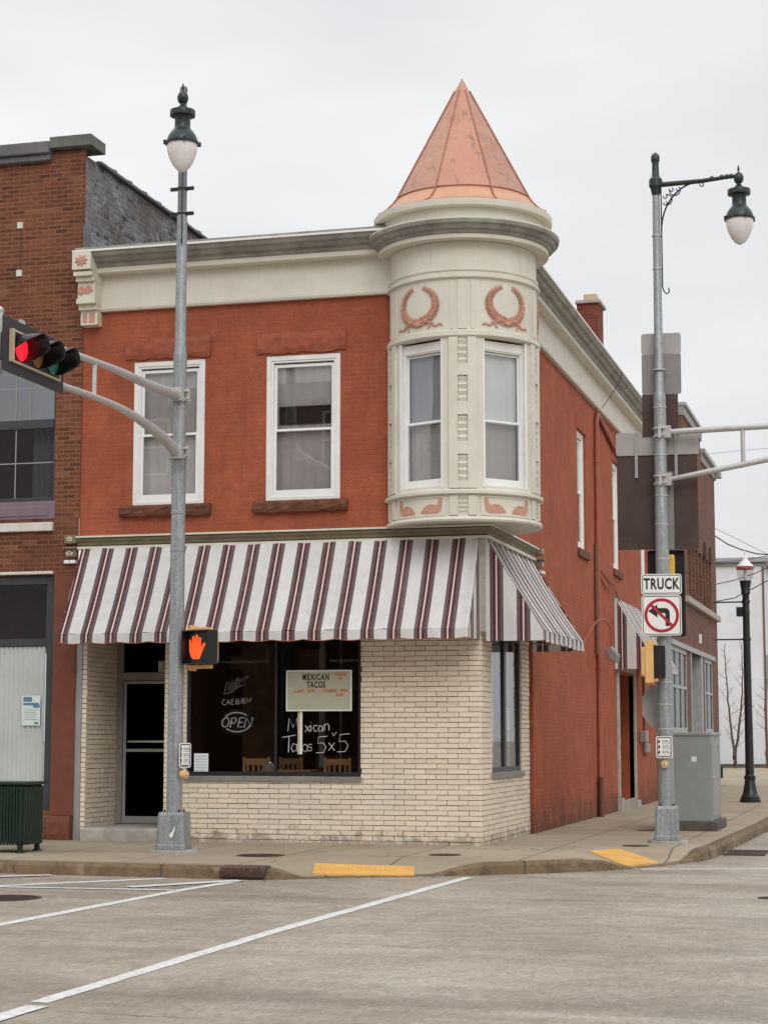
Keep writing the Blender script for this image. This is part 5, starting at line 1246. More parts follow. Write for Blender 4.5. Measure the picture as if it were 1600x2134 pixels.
tree(1599, [[(1599, 1602), (1596, 1560), (1594, 1480), (1594, 1400)]], 'bare thin sapling at the right edge of the photo', seed=5)
# short dark post
p = at_y(1503, 1622, 44); mb = MB(); mb.tube([(p.x, 44, H), (p.x, 44, H + .42)], .05, 8); mb.ball((p.x, 44, H + .42), .055, 8)
single('bollard', mb, 'black_metal', 'short dark post on the far pavement left of the black street lamp', 'bollard', (p.x, 44, H))
# wires
def wire(pts, r=.016, label='', Y=40):
    P_ = [at_y(a, b, Y) for a, b in pts]; Q = []
    for i in range(len(P_) - 1):
        for k_ in range(6): Q.append(P_[i].lerp(P_[i + 1], k_ / 6))
    Q.append(P_[-1]); mb = MB(); mb.tube(Q, r, 5)
    single('overhead_wire', mb, 'wire', label, 'wire', Q[0], 'overhead wires at the right')
wire([(1489, 1101), (1540, 1126), (1600, 1156), (1680, 1195)], .008, 'faint thin overhead wire, upper of the two sagging right from the brick corner')
wire([(1489, 1117), (1515, 1134), (1545, 1146), (1575, 1154), (1600, 1156), (1680, 1150)], .022, 'thick dark overhead wire sagging right above the lantern')
wire([(1489, 1172), (1545, 1168), (1600, 1158), (1680, 1143)], .012, 'overhead wire grazing the roof edge of the white building')
wire([(1489, 1218), (1530, 1209), (1572, 1195), (1600, 1182), (1680, 1145)], .016, 'overhead wire passing behind the lantern globe')
wire([(1489, 1254), (1530, 1246), (1565, 1228), (1600, 1209), (1680, 1165)], .018, 'overhead wire passing behind the lantern neck')
wire([(1457, 948), (1520, 941), (1600, 934), (1680, 928)], .006, 'faint overhead wire between the two mast arms')

# ================================================================== POLES
def luminaire(T_, c, M_=None):      # c = centre of globe rim
    mb = MB(Matrix.Translation(c))
    mb.lathe([(.198, -.0), (.20, -.04), (.192, -.11), (.165, -.20), (.12, -.29), (.07, -.35), (.025, -.378), (0, -.382)], (0, 0, 0), 24); gl = build('globe', mb, 'milk_glass', T_, smooth=True)
    mb = MB(Matrix.Translation(c))
    mb.lathe([(.19, -.012), (.222, -.012), (.226, .012), (.205, .022), (.198, .06), (.175, .115), (.14, .165), (.112, .195), (.104, .22), (.102, .34), (.115, .36), (.165, .372), (.168, .40), (.165, .445), (.12, .452), (.085, .465), (.06, .50), (.035, .52),
              (.035, .54), (.058, .56), (.072, .60), (.074, .635), (.06, .675), (.035, .70), (.014, .71), (.012, .74), (.024, .755), (.012, .775), (.014, .79), (.0, .83)], (0, 0, 0), 24)
    build('lamp_housing', mb, 'green_metal', T_, smooth=True)
    for i in range(4):
        mb = MB(Matrix.Translation(c)); a = i * math.pi / 2 + .5; mb.box(.225 * math.cos(a) - .018, .225 * math.cos(a) + .018, .225 * math.sin(a) - .018, .225 * math.sin(a) + .018, -.02, .035)
        build('latch', mb, 'black_metal', T_)
def arc(c, r, a0, a1, e1, e2, n=14): return [Vector(c) + e1 * (r * math.cos(math.radians(a0 + (a1 - a0) * i / n))) + e2 * (r * math.sin(math.radians(a0 + (a1 - a0) * i / n))) for i in range(n + 1)]
def lamp_arm(T_, base, d, za, L):   # d = unit direction of the arm; za = arm height
    e1 = Vector(d); e2 = Vector((0, 0, 1)); b = Vector((base.x, base.y, za))
    mb = MB(); mb.tube([b, b + e1 * (L * .55) + e2 * .01, b + e1 * (L - .02) + e2 * .05], [.040, .034, .026], 10)
    for t in (.68, .80, .86, .91): mb.ball(b + e1 * (L * t) + e2 * (.012 + .04 * t), .040 if t != .68 else .036, 8)
    build('lamp_arm', mb, 'green_metal', T_, smooth=True)
    mb = MB(); o_ = b + e1 * .075
    mb.tube([o_ + e1 * (.56 * (1 - math.cos(t))) - e2 * (.70 * (1 - math.sin(t))) for t in [math.pi / 2 * i / 16 for i in range(17)]], .013, 6)
    mb.tube([o_ - e2 * .05, o_ - e2 * 1.55, o_ - e2 * 1.62 + e1 * .02, o_ - e2 * 1.66 + e1 * .06, o_ - e2 * 1.62 + e1 * .10, o_ - e2 * 1.57 + e1 * .085], .011, 6)
    for (cx_, cz_, r_, s0, s1) in ((.205, -.10, .078, 190, 390), (.085, -.235, .078, -80, 120)):
        mb.tube(arc(o_ + e1 * cx_ + e2 * cz_, r_, s0 - 20, s1 - 20, e1, e2), .010, 6)
    for (cx_, cz_) in ((.153, -.085), (.255, -.085), (.062, -.185), (.062, -.285), (.60, -.045)):
        mb.tube(arc(o_ + e1 * cx_ + e2 * cz_, .027, 150, 430, e1, e2, 10), .009, 6)
    build('scroll_bracket', mb, 'black_metal', T_, smooth=True)
def base_cover(T_, x, y, w, h, m, az=0):
    M_ = Matrix.Translation((x, y, H)) @ Matrix.Rotation(az, 4, 'Z'); mb = MB(M_); c = .045
    def ring(s_, z): a = w * s_ / 2; return [mb.v((p * a * 1.0 - (0), q * a, z)) for p, q in ((-1 + c * 4, -1), (1 - c * 4, -1), (1, -1 + c * 4), (1, 1 - c * 4), (1 - c * 4, 1), (-1 + c * 4, 1), (-1, 1 - c * 4), (-1, -1 + c * 4))]
    rs = [ring(1.06, .045), ring(1.06, .10), ring(1.0, .105), ring(.93, h - .04), ring(.88, h)]
    for a, b in zip(rs, rs[1:]):
        for i in range(8): mb.b.faces.new((a[i], a[(i + 1) % 8], b[(i + 1) % 8], b[i]))
    mb.b.faces.new(rs[-1]); bc = build('base_cover', mb, m, T_, bevel=.004)
    mb = MB(M_)
    for p in ((-.1, -.1), (.1, -.1), (.1, .1), (-.1, .1)): mb.lathe([(.014, 0), (.014, .03), (0, .035)], (p[0], p[1], h), 6)
    build('bolts', mb, 'iron', bc)
    mb = MB(M_)
    prof_ = [(w * .80 + random.uniform(-.02, .02), 0) for _ in range(16)]
    top = [mb.v((r_ * math.cos(i * math.pi / 8), r_ * math.sin(i * math.pi / 8), .04)) for i, (r_, _) in enumerate(prof_)]; bot = [mb.v((1.06 * r_ * math.cos(i * math.pi / 8), 1.06 * r_ * math.sin(i * math.pi / 8), -.01)) for i, (r_, _) in enumerate(prof_)]
    mb.b.faces.new(top)
    for i in range(16): mb.b.faces.new((top[i], top[(i + 1) % 16], bot[(i + 1) % 16], bot[i]))
    build('footing', mb, 'grey_step', T_, bevel=.008)
def clamp(T_, x, y, z, d, r=.11):
    e1 = Vector(d); n_ = Vector((-e1.y, e1.x, 0)); M_ = Matrix.Translation((x, y, z)) @ Matrix(((e1.x, n_.x, 0, 0), (e1.y, n_.y, 0, 0), (0, 0, 1, 0), (0, 0, 0, 1)))
    mb = MB(M_)
    for zz in (-.075, .045): mb.lathe([(r + .012, zz), (r + .012, zz + .03)], (0, 0, 0), 16)
    mb.box(.5 * r, r + .06, -.09, .09, -.09, .09); mb.box(-.02, .03, -r - .035, -r + .02, -.09, .09); mb.box(-.02, .03, r - .02, r + .035, -.09, .09)
    for sy in (-1, 1):
        for sz in (-.05, .05): mb.tube([(-.06, sy * (r + .018), sz), (.10, sy * (r + .018), sz)], .011, 6)
    build('clamp', mb, 'galv_light', T_, bevel=.004)
def pole(T_, x, y, segs, m1='galvanised'):
    mb = MB(); mb.lathe(segs, (x, y, 0), 20); return build('pole', mb, m1, T_, smooth=True)
# ---- left pole
LX, LY = -3.62, -2.30
LP = thing('signal_pole', 'galvanised signal pole with mast arm over the left road and hanging lantern lamp', 'signal pole', (LX, LY, H), 'signal poles with lamps on the corner')
pole(LP, LX, LY, [(.104, .55), (.100, 2.2), (.094, 5.1), (.094, 5.22), (.100, 5.23), (.100, 5.34), (.090, 5.35), (.090, 6.65), (.094, 6.70), (.086, 6.80), (.075, 6.9), (.070, 8.70), (.066, 8.75)])
mb = MB(); mb.lathe([(.062, 8.70), (.06, 10.0), (.075, 10.02), (.085, 10.05), (.085, 10.14), (.065, 10.2), (.05, 10.24), (.045, 10.42), (.055, 10.45), (.05, 10.5), (0, 10.53)], (LX, LY, 0), 16)
build('upper_pole', mb, 'pole_dark', LP, smooth=True)
base_cover(LP, LX, LY, .38, .52, 'galvanised', math.radians(4))
mb = MB(); mb.prism([(LX + .03, LY - .205, .34), (LX + .06, LY - .205, .36), (LX + .085, LY - .203, .44), (LX + .09, LY - .2, .50), (LX + .055, LY - .203, .43), (LX + .01, LY - .205, .385)], (0, .012, 0)); build('paint_scrape', mb, 'white_paint', LP)
ld = Vector((CAM.x - LX - .25, CAM.y - LY, 0)).normalized()
LL = 1.16
pz = at_y(378, 300, (Vector((LX, LY, 0)) + ld * LL).y)
lamp_arm(LP, Vector((LX, LY, 0)), ld, pz.z + .61, LL)
luminaire(LP, Vector((LX, LY, pz.z)) + ld * LL)
mb = MB()
for zz in (9.05, 8.70):
    mb.lathe([(.078, zz), (.078, zz + .03)], (LX, LY, 0), 16); mb.box(LX - .17, LX - .07, LY - .02, LY + .0, zz - .01, zz + .04); mb.box(LX + .07, LX + .17, LY - .02, LY + .0, zz - .01, zz + .04)
build('band', mb, 'black_metal', LP)
for zz in (4.6, 4.1, 2.0, 1.66):
    mb = MB(); mb.lathe([(.104, zz), (.104, zz + .012)], (LX, LY, 0), 20); build('band', mb, 'galvanised', LP)
MX = LX
up = [(LX, LY - .1, 6.20), (LX, -3.2, 6.16), (LX, -4.48, 6.15), (LX, -5.54, 6.11), (LX, -6.6, 6.07), (LX, -7.6, 6.03)]
lo = [(LX, LY - .1, 5.42), (LX, -2.75, 5.52), (LX, -3.3, 5.61), (LX, -3.85, 5.67), (LX, -4.4, 5.70), (LX, -5.1, 5.70), (LX, -5.98, 5.67), (LX, -7.6, 5.61)]
mb = MB(); US = smooth_pts(up); mb.tube(US, [.085 - .045 * min(1, 2.2 * i / (len(US) - 1)) for i in range(len(US))], 12); build('mast_arm', mb, 'galv_light', LP, smooth=True)
mb = MB(); LS = smooth_pts(lo); mb.tube(LS, [.085 - .045 * min(1, 1.5 * i / (len(LS) - 1)) for i in range(len(LS))], 12); build('mast_arm', mb, 'galv_light', LP, smooth=True)
mb = MB(); mb.tube([(LX, -5.08, 5.68), (LX, -5.08, 6.12)], .028, 8); mb.tube([(LX, -7.58, 5.5), (LX, -7.58, 6.2)], .045, 10); mb.ball((LX, -7.58, 6.2), .05, 10); build('arm_strut', mb, 'galv_light', LP, smooth=True)
for zz in (6.20, 5.42): clamp(LP, LX, LY, zz, (0, -1, 0))
# ---- traffic signal on the left mast (horizontal, faces +X)
SX = -3.30; SYc, SZc = -7.37, 5.73
SG = thing('traffic_signal', 'horizontal traffic signal with black backplate and red light lit on left mast arm', 'traffic signal', (SX, SYc, SZc - .3))
SM = FR(SX, 0, 0, 90)
mb = MB(SM); mb.frame(SYc - .74, SYc + .74, SZc - .29, SZc + .29, .165, .0, .012); bp = build('backplate', mb, 'backplate', SG, bevel=.002)
mb = MB(SM); mb.box(SYc - .575, SYc + .575, -.03, .12, SZc - .155, SZc + .155); build('housing', mb, 'black_plastic', SG, bevel=.015)
mb = MB(SM); mb.frame(SYc - .60, SYc + .60, SZc - .175, SZc + .175, .022, -.034, -.002); mb.box(SYc - .60, SYc - .555, -.045, -.034, SZc - .175, SZc + .175); build('housing_trim', mb, 'tan_trim', SG)
for i, (lm, nm) in enumerate((('led_red', 'red_lens'), ('lens_amber', 'amber_lens'), ('lens_green', 'green_lens'))):
    cy_ = SYc - .385 + i * .385; R90 = SM @ Matrix.Translation((cy_, 0, SZc)) @ Matrix.Rotation(math.radians(90), 4, 'X')   # local z -> -y (outward)
    mb = MB(R90); mb.lathe([(.138, .035), (.12, .055), (.07, .072), (0, .08)], (0, 0, 0), 24, cap=False); lens = build(nm, mb, lm, SG, smooth=True)
    mb = MB(R90)     # tunnel visor, cut away below
    n = 24; rings = []
    for j, (r_, zz) in enumerate(((.148, .03), (.150, .30))):
        row = []
        for k_ in range(n + 1):
            a = math.radians(-62 + 304 * k_ / n) ; yy = r_ * math.sin(a); near = math.cos(a) < 0; hgt = yy / r_; cut = zz if j == 0 else (.035 + (zz - .035) * min(1, max(0, ((hgt + .15) / .95) if near else ((hgt + 1.25) / 1.2))))
            row.append((r_ * math.cos(a), yy, cut - (.0)))
        rings.append(row)
    for k_ in range(n):
        for q_ in range(6):
            L_ = lambda A_, B_, f_: tuple(A_[w] * (1 - f_) + B_[w] * f_ for w in range(3))
            mb.face([L_(rings[0][k_], rings[1][k_], q_ / 6), L_(rings[0][k_ + 1], rings[1][k_ + 1], q_ / 6), L_(rings[0][k_ + 1], rings[1][k_ + 1], (q_ + 1) / 6), L_(rings[0][k_], rings[1][k_], (q_ + 1) / 6)])
    bmesh.ops.remove_doubles(mb.b, verts=mb.b.verts, dist=1e-5)
    vz = build('visor', mb, 'visor_black', SG, smooth=True)
    md = vz.modifiers.new('solid', 'SOLIDIFY'); md.thickness = .006; md.offset = -1
mb = MB(SM); mb.tube([(SYc, .12, SZc + .02), (SYc, .20, SZc + .02)], .04, 8); mb.box(SYc - .05, SYc + .05, .14, .17, SZc - .2, SZc + .4); build('signal_bracket', mb, 'galv_light', SG)

# ---- pedestrian signals
def ped_signal(x, y, z, az, label, m='tan_housing', lit=True):
    T_ = thing('pedestrian_signal', label, 'pedestrian signal', (x, y, z - .24), 'pedestrian signals on the corner poles')
    M_ = FR(x, y, z, az)
    mb = MB(M_); mb.box(-.215, .195, .06, .17, -.205, .205); build('housing', mb, m, T_, bevel=.025)
    mb = MB(M_); mb.frame(-.23, .23, -.225, .225, .018, -.10, .10); vs_ = build('visor', mb, 'black_plastic', T_, bevel=.004)
    if not lit:
        mb = MB(M_); mb.box(-.215, .215, .0, .24, -.21, .21); build('housing_back', mb, m, T_, bevel=.03)
    mb = MB(M_); mb.box(-.21, .21, -.003 if not lit else .0, .018, -.205, .205); build('face_panel', mb, 'black_plastic', T_)
    if lit:
        hand = [(-.055, -.16), (.045, -.16), (.075, -.09), (.105, -.02), (.14, .045), (.125, .062), (.10, .05), (.072, .0), (.066, .02), (.070, .125), (.052, .145), (.036, .13), (.033, .035), (.026, .035), (.022, .165), (.003, .18), (-.014, .165), (-.016, .035), (-.023, .035), (-.03, .15), (-.048, .163), (-.064, .15), (-.064, .03), (-.071, .03), (-.082, .105), (-.098, .115), (-.11, .10), (-.108, -.04), (-.09, -.11)]
        mb = MB(M_); mb.prism([(a * 1.12 - .05, -.004, b * .95) for a, b in hand], (0, .003, 0)); build('hand_symbol', mb, 'led_hand', T_)
    mb = MB(M_); mb.box(-.22, .10, .0, .16, .228, .265); mb.box(-.20, .10, .0, .16, -.275, -.228); mb.box(-.24, -.20, .06, .18, -.30, .30); build('mounting_bracket', mb, m, T_, bevel=.006)
    return T_
p_ = at_y(419, 1349, -2.45)
ped_signal(p_.x - .02, p_.y, p_.z, -20, 'black pedestrian signal with lit orange hand on the left pole')
RX_, RY_ = 2.34, 1.60
ped_signal(2.30, 1.22, 2.70, 96, 'tan pedestrian signal seen from the side on the right pole below the truck sign', lit=False)
# ---- push buttons with their signs
def button(x, y, z, az, label, plabel, w=.23, h=.31):
    T_ = thing('crossing_sign', plabel, 'sign', (x, y, z - h / 2), 'crosswalk instruction signs on the poles')
    M_ = FR(x, y, z, az); plate_sign(T_, M_, w, h, .03, .012)
    mb = MB(M_)
    for i in range(3):
        zc = .085 - i * .075; mb.tube([(-.075, -.006, zc + .018), (-.068, -.006, zc), (-.078, -.006, zc - .02)], .008, 4); mb.box(-.085, -.060, -.006, -.004, zc - .025, zc + .0)
        for j in range(2): mb.box(-.03, .085 - .02 * j, -.006, -.0045, zc - .012 + j * .018, zc - .007 + j * .018)
        mb.box(-.035, .09, -.006, -.0045, zc - .036, zc - .033)
    mb.box(-.06, .05, -.006, -.0045, -.137, -.127); build('printed_symbols', mb, 'sign_black', T_)
    B_ = thing('push_button', label, 'push button', (x, y, z - h / 2 - .12), 'crossing push buttons on the poles')
    M2 = FR(x, y, z - h / 2 - .09, az) @ Matrix.Rotation(math.radians(90), 4, 'X')
    mb = MB(M2); mb.lathe([(.055, -.05), (.055, .02), (.045, .035), (0, .035)], (0, 0, 0), 18); build('button_housing', mb, 'tan_housing', B_, smooth=True)
    mb = MB(M2); mb.lathe([(.026, .034), (.022, .05), (0, .054)], (0, 0, 0), 14); build('button', mb, 'chrome', B_, smooth=True)
def rrect(w, h, r, n=5):
    out_ = []
    for cx_, cz_, a0 in ((w / 2 - r, h / 2 - r, 0), (-w / 2 + r, h / 2 - r, 90), (-w / 2 + r, -h / 2 + r, 180), (w / 2 - r, -h / 2 + r, 270)):
        for i in range(n + 1): a = math.radians(a0 + 90 * i / n); out_.append((cx_ + r * math.cos(a), cz_ + r * math.sin(a)))
    return out_
def plate_sign(T_, M_, w, h, r, bw, m='sign_white', border='sign_black', inset=.014):
    mb = MB(M_); mb.prism([(a, -.002, b) for a, b in rrect(w, h, r)], (0, .004, 0)); build('plate', mb, m, T_)
    if border:
        o_, i_ = rrect(w - 2 * inset, h - 2 * inset, r * .8), rrect(w - 2 * inset - 2 * bw, h - 2 * inset - 2 * bw, r * .55); mb = MB(M_)
        n = len(o_)
        for k_ in range(n): mb.face([(o_[k_][0], -.004, o_[k_][1]), (o_[(k_ + 1) % n][0], -.004, o_[(k_ + 1) % n][1]), (i_[(k_ + 1) % n][0], -.004, i_[(k_ + 1) % n][1]), (i_[k_][0], -.004, i_[k_][1])])
        build('border', mb, border, T_)
p_ = at_y(385, 1574, -2.42)
button(p_.x, -2.40, p_.z, 62, 'yellow push button on the left pole under its small sign', 'small white crosswalk sign turned sideways on the left pole', .20, .32)
p_ = at_y(1383, 1557, 1.44)
button(p_.x, 1.46, p_.z, 8, 'yellow push button on the right pole under its small sign', 'small white crosswalk instruction sign facing the road on the right pole')

# ---- right pole
RP = thing('signal_pole', 'galvanised signal pole with bracket lantern beside the grey cabinet, mast arm reaching right', 'signal pole', (RX_, RY_, H), 'signal poles with lamps on the corner')
pole(RP, RX_, RY_, [(.112, .55), (.108, 2.0), (.096, 4.7), (.096, 4.95), (.092, 4.97), (.092, 6.55), (.086, 6.62), (.066, 6.68), (.058, 9.0), (.052, 9.75)])
mb = MB(); mb.lathe([(.055, 9.62), (.065, 9.66), (.08, 9.74), (.10, 9.76), (.10, 9.86), (.07, 9.90), (.055, 9.93), (.05, 10.1), (.052, 10.13), (.065, 10.15), (.065, 10.22), (.05, 10.25), (0, 10.29)], (RX_, RY_, 0), 16)
build('pole_cap', mb, 'green_metal', RP, smooth=True)
base_cover(RP, RX_, RY_, .35, .52, 'galvanised', math.radians(6))
lp_ = at_y(1540, 457, RY_)
lamp_arm(RP, Vector((RX_, RY_, 0)), (1, 0, 0), lp_.z + .61, lp_.x - RX_)
luminaire(RP, Vector((lp_.x, RY_, lp_.z)))
mb = MB()
for zz, rr in ((9.0, .07), (8.5, .07), (6.98, .101), (6.42, .101), (5.72, .101), (5.12, .101), (4.7, .101), (4.2, .101), (2.42, .114), (2.1, .114), (1.75, .114)):
    mb = MB(); mb.lathe([(rr, zz), (rr, zz + .018)], (RX_, RY_, 0), 16); build('band', mb, 'galv_light', RP)
mb = MB(); mb.tube([(RX_ + .1, RY_ - .02, 6.06), (4, RY_ - .02, 6.09), (7.5, RY_ - .02, 6.13)], [.045, .045, .04], 12); build('mast_arm', mb, 'galv_light', RP, smooth=True)
mb = MB(); mb.tube([(RX_ + .1, RY_ - .02, 5.36), (3.1, RY_ - .02, 5.47), (3.9, RY_ - .02, 5.61), (5.0, RY_ - .02, 5.70), (7.5, RY_ - .02, 5.74)], [.036, .042, .045, .045, .04], 12); build('mast_arm', mb, 'galv_light', RP, smooth=True)
sx_ = at_y(1547, 920, RY_).x
mb = MB(); mb.tube([(sx_, RY_ - .02, 5.55), (sx_, RY_ - .02, 6.08)], .032, 8); mb.tube([(7.5, RY_ - .02, 5.6), (7.5, RY_ - .02, 6.25)], .045, 10); build('arm_strut', mb, 'galv_light', RP, smooth=True)
for zz in (6.06, 5.36): clamp(RP, RX_, RY_, zz, (1, 0, 0), .10)
# ---- signs on the right pole
def pxrect(x0, y0, x1, y1, Y):
    a_, b_ = at_y(x0, y0, Y), at_y(x1, y1, Y); return ((a_.x + b_.x) / 2, (a_.z + b_.z) / 2, b_.x - a_.x, a_.z - b_.z)
SA = 9
SY_ = 1.40
cx_, cz_, w_, h_ = pxrect(1335, 1197, 1419.5, 1238, SY_)
TS = thing('truck_sign', 'white rectangular plate reading TRUCK above the no left turn sign', 'sign', (cx_, SY_, cz_ - h_ / 2))
M_ = FR(cx_, SY_, cz_, SA); plate_sign(TS, M_, w_, h_, .04, .010); text('letters', 'TRUCK', .218, FR(cx_, SY_, cz_, SA) @ Matrix.Translation((0, -.005, -.002)), 'sign_black', TS, .001, .66, .006, spacing=1.1)
cx_, cz_, w_, h_ = pxrect(1336, 1241, 1420, 1324, SY_)
NS_ = thing('no_left_turn_sign', 'square no left turn sign with red ring and slash over a black bent arrow', 'sign', (cx_, SY_, cz_ - h_ / 2))
M_ = FR(cx_, SY_, cz_, SA); plate_sign(NS_, M_, w_, h_, .05, .010)
mb = MB(M_); Rr = h_ / 2 - .045
mb.prism([(.055, -.0045, -Rr * .62), (.115, -.0045, -Rr * .62), (.115, -.0045, .045), (.105, -.0045, .075), (.085, -.0045, .095), (.055, -.0045, .105), (-.06, -.0045, .105), (-.06, -.0045, .155), (-.19, -.0045, .062), (-.06, -.0045, -.03), (-.06, -.0045, .035), (.04, -.0045, .035), (.052, -.0045, .022)], (0, -.001, 0))
build('turn_arrow', mb, 'sign_black', NS_)
mb = MB(M_); n = 48
for k_ in range(n):
    a0, a1 = 2 * math.pi * k_ / n, 2 * math.pi * (k_ + 1) / n
    mb.face([(Rr * math.cos(a0), -.007, Rr * math.sin(a0)), (Rr * math.cos(a1), -.007, Rr * math.sin(a1)), ((Rr - .042) * math.cos(a1), -.007, (Rr - .042) * math.sin(a1)), ((Rr - .042) * math.cos(a0), -.007, (Rr - .042) * math.sin(a0))])
q_ = (Rr - .03) * .7071; e_ = .014
mb.face([(-q_ - e_, -.0072, q_ - e_), (-q_ + e_, -.0072, q_ + e_), (q_ + e_, -.0072, -q_ + e_), (q_ - e_, -.0072, -q_ - e_)])
build('prohibition_ring', mb, 'sign_red', NS_)
for T_, (x_, z_) in ((TS, (0, .11)), (TS, (0, -.12)), (NS_, (0, .25)), (NS_, (0, -.25))):
    pass
# backs of the signs above
def back_sign(px, Y, m, label, r=.04, name='sign_back', az=4, group='sign backs stacked on the right pole', straps=()):
    cx_, cz_, w_, h_ = pxrect(*px, Y); T_ = thing('road_sign', label, 'sign', (cx_, Y, cz_ - h_ / 2), group); M_ = FR(cx_, Y, cz_, az)
    mb = MB(M_); mb.prism([(a, -.003, b) for a, b in rrect(w_, h_, r)], (0, .005, 0)); build('plate', mb, m, T_)
    mb = MB(M_)
    for (a, b) in ((.35, .38), (-.35, -.38)): mb.ball((a * w_, -.004, b * h_), .006, 6)
    build('rivets', mb, 'chrome', T_)
    return T_, M_, w_, h_
back_sign((1335, 697, 1418, 736), 1.73, 'sign_back', 'back of the pale grey plate, topmost on the right pole')
back_sign((1336, 738, 1419, 820), 1.73, 'sign_back_dark', 'back of a square darker grey sign second from the top on the right pole')
back_sign((1337, 823, 1413, 908), 1.73, 'sign_brown', 'back of a small dark brown sign above the mast clamp', r=.01)
T_, M_, w_, h_ = back_sign((1283, 904, 1456, 945), 1.74, 'sign_back', 'back of the long pale street name plate on the right pole')
T_, M_, w_, h_ = back_sign((1285, 947, 1455, 1143), 1.76, 'sign_brown', 'back of the large dark brown sign hanging under the long pale plate', r=.01)
mb = MB(M_)
for u in (-.255 * w_,): mb.box(u - .022, u + .022, -.045, -.006, h_ * .24, h_ * .70)
mb.box(.24 * w_ - .022, .24 * w_ + .022, -.045, -.006, h_ * .24, h_ * .70); build('channel_strap', mb, 'alum', T_)
mb = MB(M_); mb.box(.125 * w_, .125 * w_ + .09, -.03, -.006, -h_ * .5, h_ * .30); build('stiffener', mb, 'sign_back_dark', T_)
# octagonal sign seen from behind, half hidden by the pole
c_ = at_y(1366, 1472, 1.55)
OS = thing('octagonal_sign', 'grey back of an octagonal sign half hidden by the right pole', 'sign', (c_.x, 1.55, c_.z - .3))
M_ = FR(c_.x, 1.72, c_.z, 52) @ Matrix.Rotation(0, 4, 'Z'); mb = MB(M_)
mb.prism([(.305 * math.cos(math.pi / 8 + i * math.pi / 4) / math.cos(math.pi / 8), 0, .305 * math.sin(math.pi / 8 + i * math.pi / 4) / math.cos(math.pi / 8)) for i in range(8)], (0, .004, 0)); build('plate', mb, 'sign_back', OS)
mb = MB(M_); mb.ball((-.2, -.002, .17), .008, 6); mb.box(-.03, .03, .004, .03, -.25, .25); build('sign_bracket', mb, 'alum', OS)
# vertical signal seen from behind
VS = thing('traffic_signal', 'vertical traffic signal with tall black backplate seen from behind on the right pole', 'traffic signal', (2.55, 1.85, 3.0))
cx_, cz_, w_, h_ = pxrect(1348, 1148, 1428.5, 1326, 1.90)
M_ = FR(cx_, 1.90, cz_, 4)
mb = MB(M_); mb.prism([(a, 0, b) for a, b in rrect(w_, h_, .03)], (0, .006, 0)); build('backplate', mb, 'black_plastic', VS)
for i in range(3):
    mb = MB(M_); u = .03; zc = .385 - i * .35; mb.box(u - .10, u + .10, -.15, -.001, zc - .17, zc + .17); hs_ = build('housing_section', mb, 'yellow_housing', VS, bevel=.025)
    mb = MB(M_ @ Matrix.Translation((u, .006, zc)) @ Matrix.Rotation(math.radians(-90), 4, 'X')); mb.lathe([(.13, 0), (.13, .22)], (0, 0, 0), 20, 0, 360, cap=False); build('visor', mb, 'visor_black', VS, smooth=True)
# ================================================================== CABINET, BIN, STREET LAMP
CB = thing('utility_cabinet', 'large grey metal utility cabinet on a dark plinth beside the right signal pole', 'cabinet', (2.2, 5.8, H))
c0 = at_y(1482, 1712, 5.05); cxl = 1.80
mb = MB(); mb.box(cxl, c0.x + .01, 5.05, 6.62, .30, 1.66); cbm = build('cabinet_body', mb, 'cabinet_grey', CB, bevel=.01)
mb = MB(); mb.box(cxl - .02, c0.x + .03, 5.03, 6.64, 1.662, 1.72); build('cabinet_lid', mb, 'cabinet_grey', CB, bevel=.012)
mb = MB(); mb.box(c0.x + .0105, c0.x + .02, 5.12, 6.55, .36, 1.60); dr = build('cabinet_door', mb, 'cabinet_grey', CB, bevel=.004)
mb = MB(); mb.tube([(c0.x + .02, 5.25, 1.0), (c0.x + .05, 5.25, 1.0), (c0.x + .05, 5.25, .88)], .012, 6); build('door_handle', mb, 'chrome', dr)
mb = MB(); mb.box(c0.x - .30, c0.x - .22, 5.044, 5.05, 1.25, 1.33); build('cabinet_sticker', mb, 'paper', CB)
mb = MB()
for i in range(6): mb.box(c0.x + .0205, c0.x + .024, 6.1, 6.42, 1.40 + i * .022, 1.41 + i * .022)
build('cabinet_vent', mb, 'sign_back_dark', dr)
mb = MB(); mb.box(cxl - .05, c0.x + .09, 4.98, 6.72, H - .02, .298); build('plinth', mb, 'plinth_dark', CB, bevel=.015)
# litter bin
BN = thing('litter_bin', 'dark green slatted metal litter bin at the left edge of the pavement', 'litter bin', (-5.75, -2.75, H))
b0, b1 = -6.15, -5.43; f0, f1 = -3.05, -2.45
mb = MB(); mb.box(b0, b1, f0, f1, .27, 1.02); build('bin_body', mb, 'bin_green', BN, bevel=.02)
mb = MB()
for i in range(16): x_ = b0 + .02 + i * .044; mb.box(x_, x_ + .028, f0 - .02, f0 - .001, .25, 1.0)
for i in range(13): y_ = f0 + .02 + i * .044; mb.box(b1 + .001, b1 + .02, y_, y_ + .028, .25, 1.0)
build('slats', mb, 'bin_green', BN, bevel=.003)
mb = MB(); mb.box(b0 - .03, b1 + .035, f0 - .035, f1 + .03, 1.022, 1.062); build('bin_lid', mb, 'bin_green', BN, bevel=.012)
for x_ in (b0 + .06, b1 - .04):
    for y_ in (f0 + .04, f1 - .06):
        mb = MB(); mb.box(x_ - .03, x_ + .03, y_ - .03, y_ + .03, H, .27); mb.box(x_ - .05, x_ + .05, y_ - .05, y_ + .05, H - .005, H + .02); build('leg', mb, 'bin_green', BN, bevel=.006)
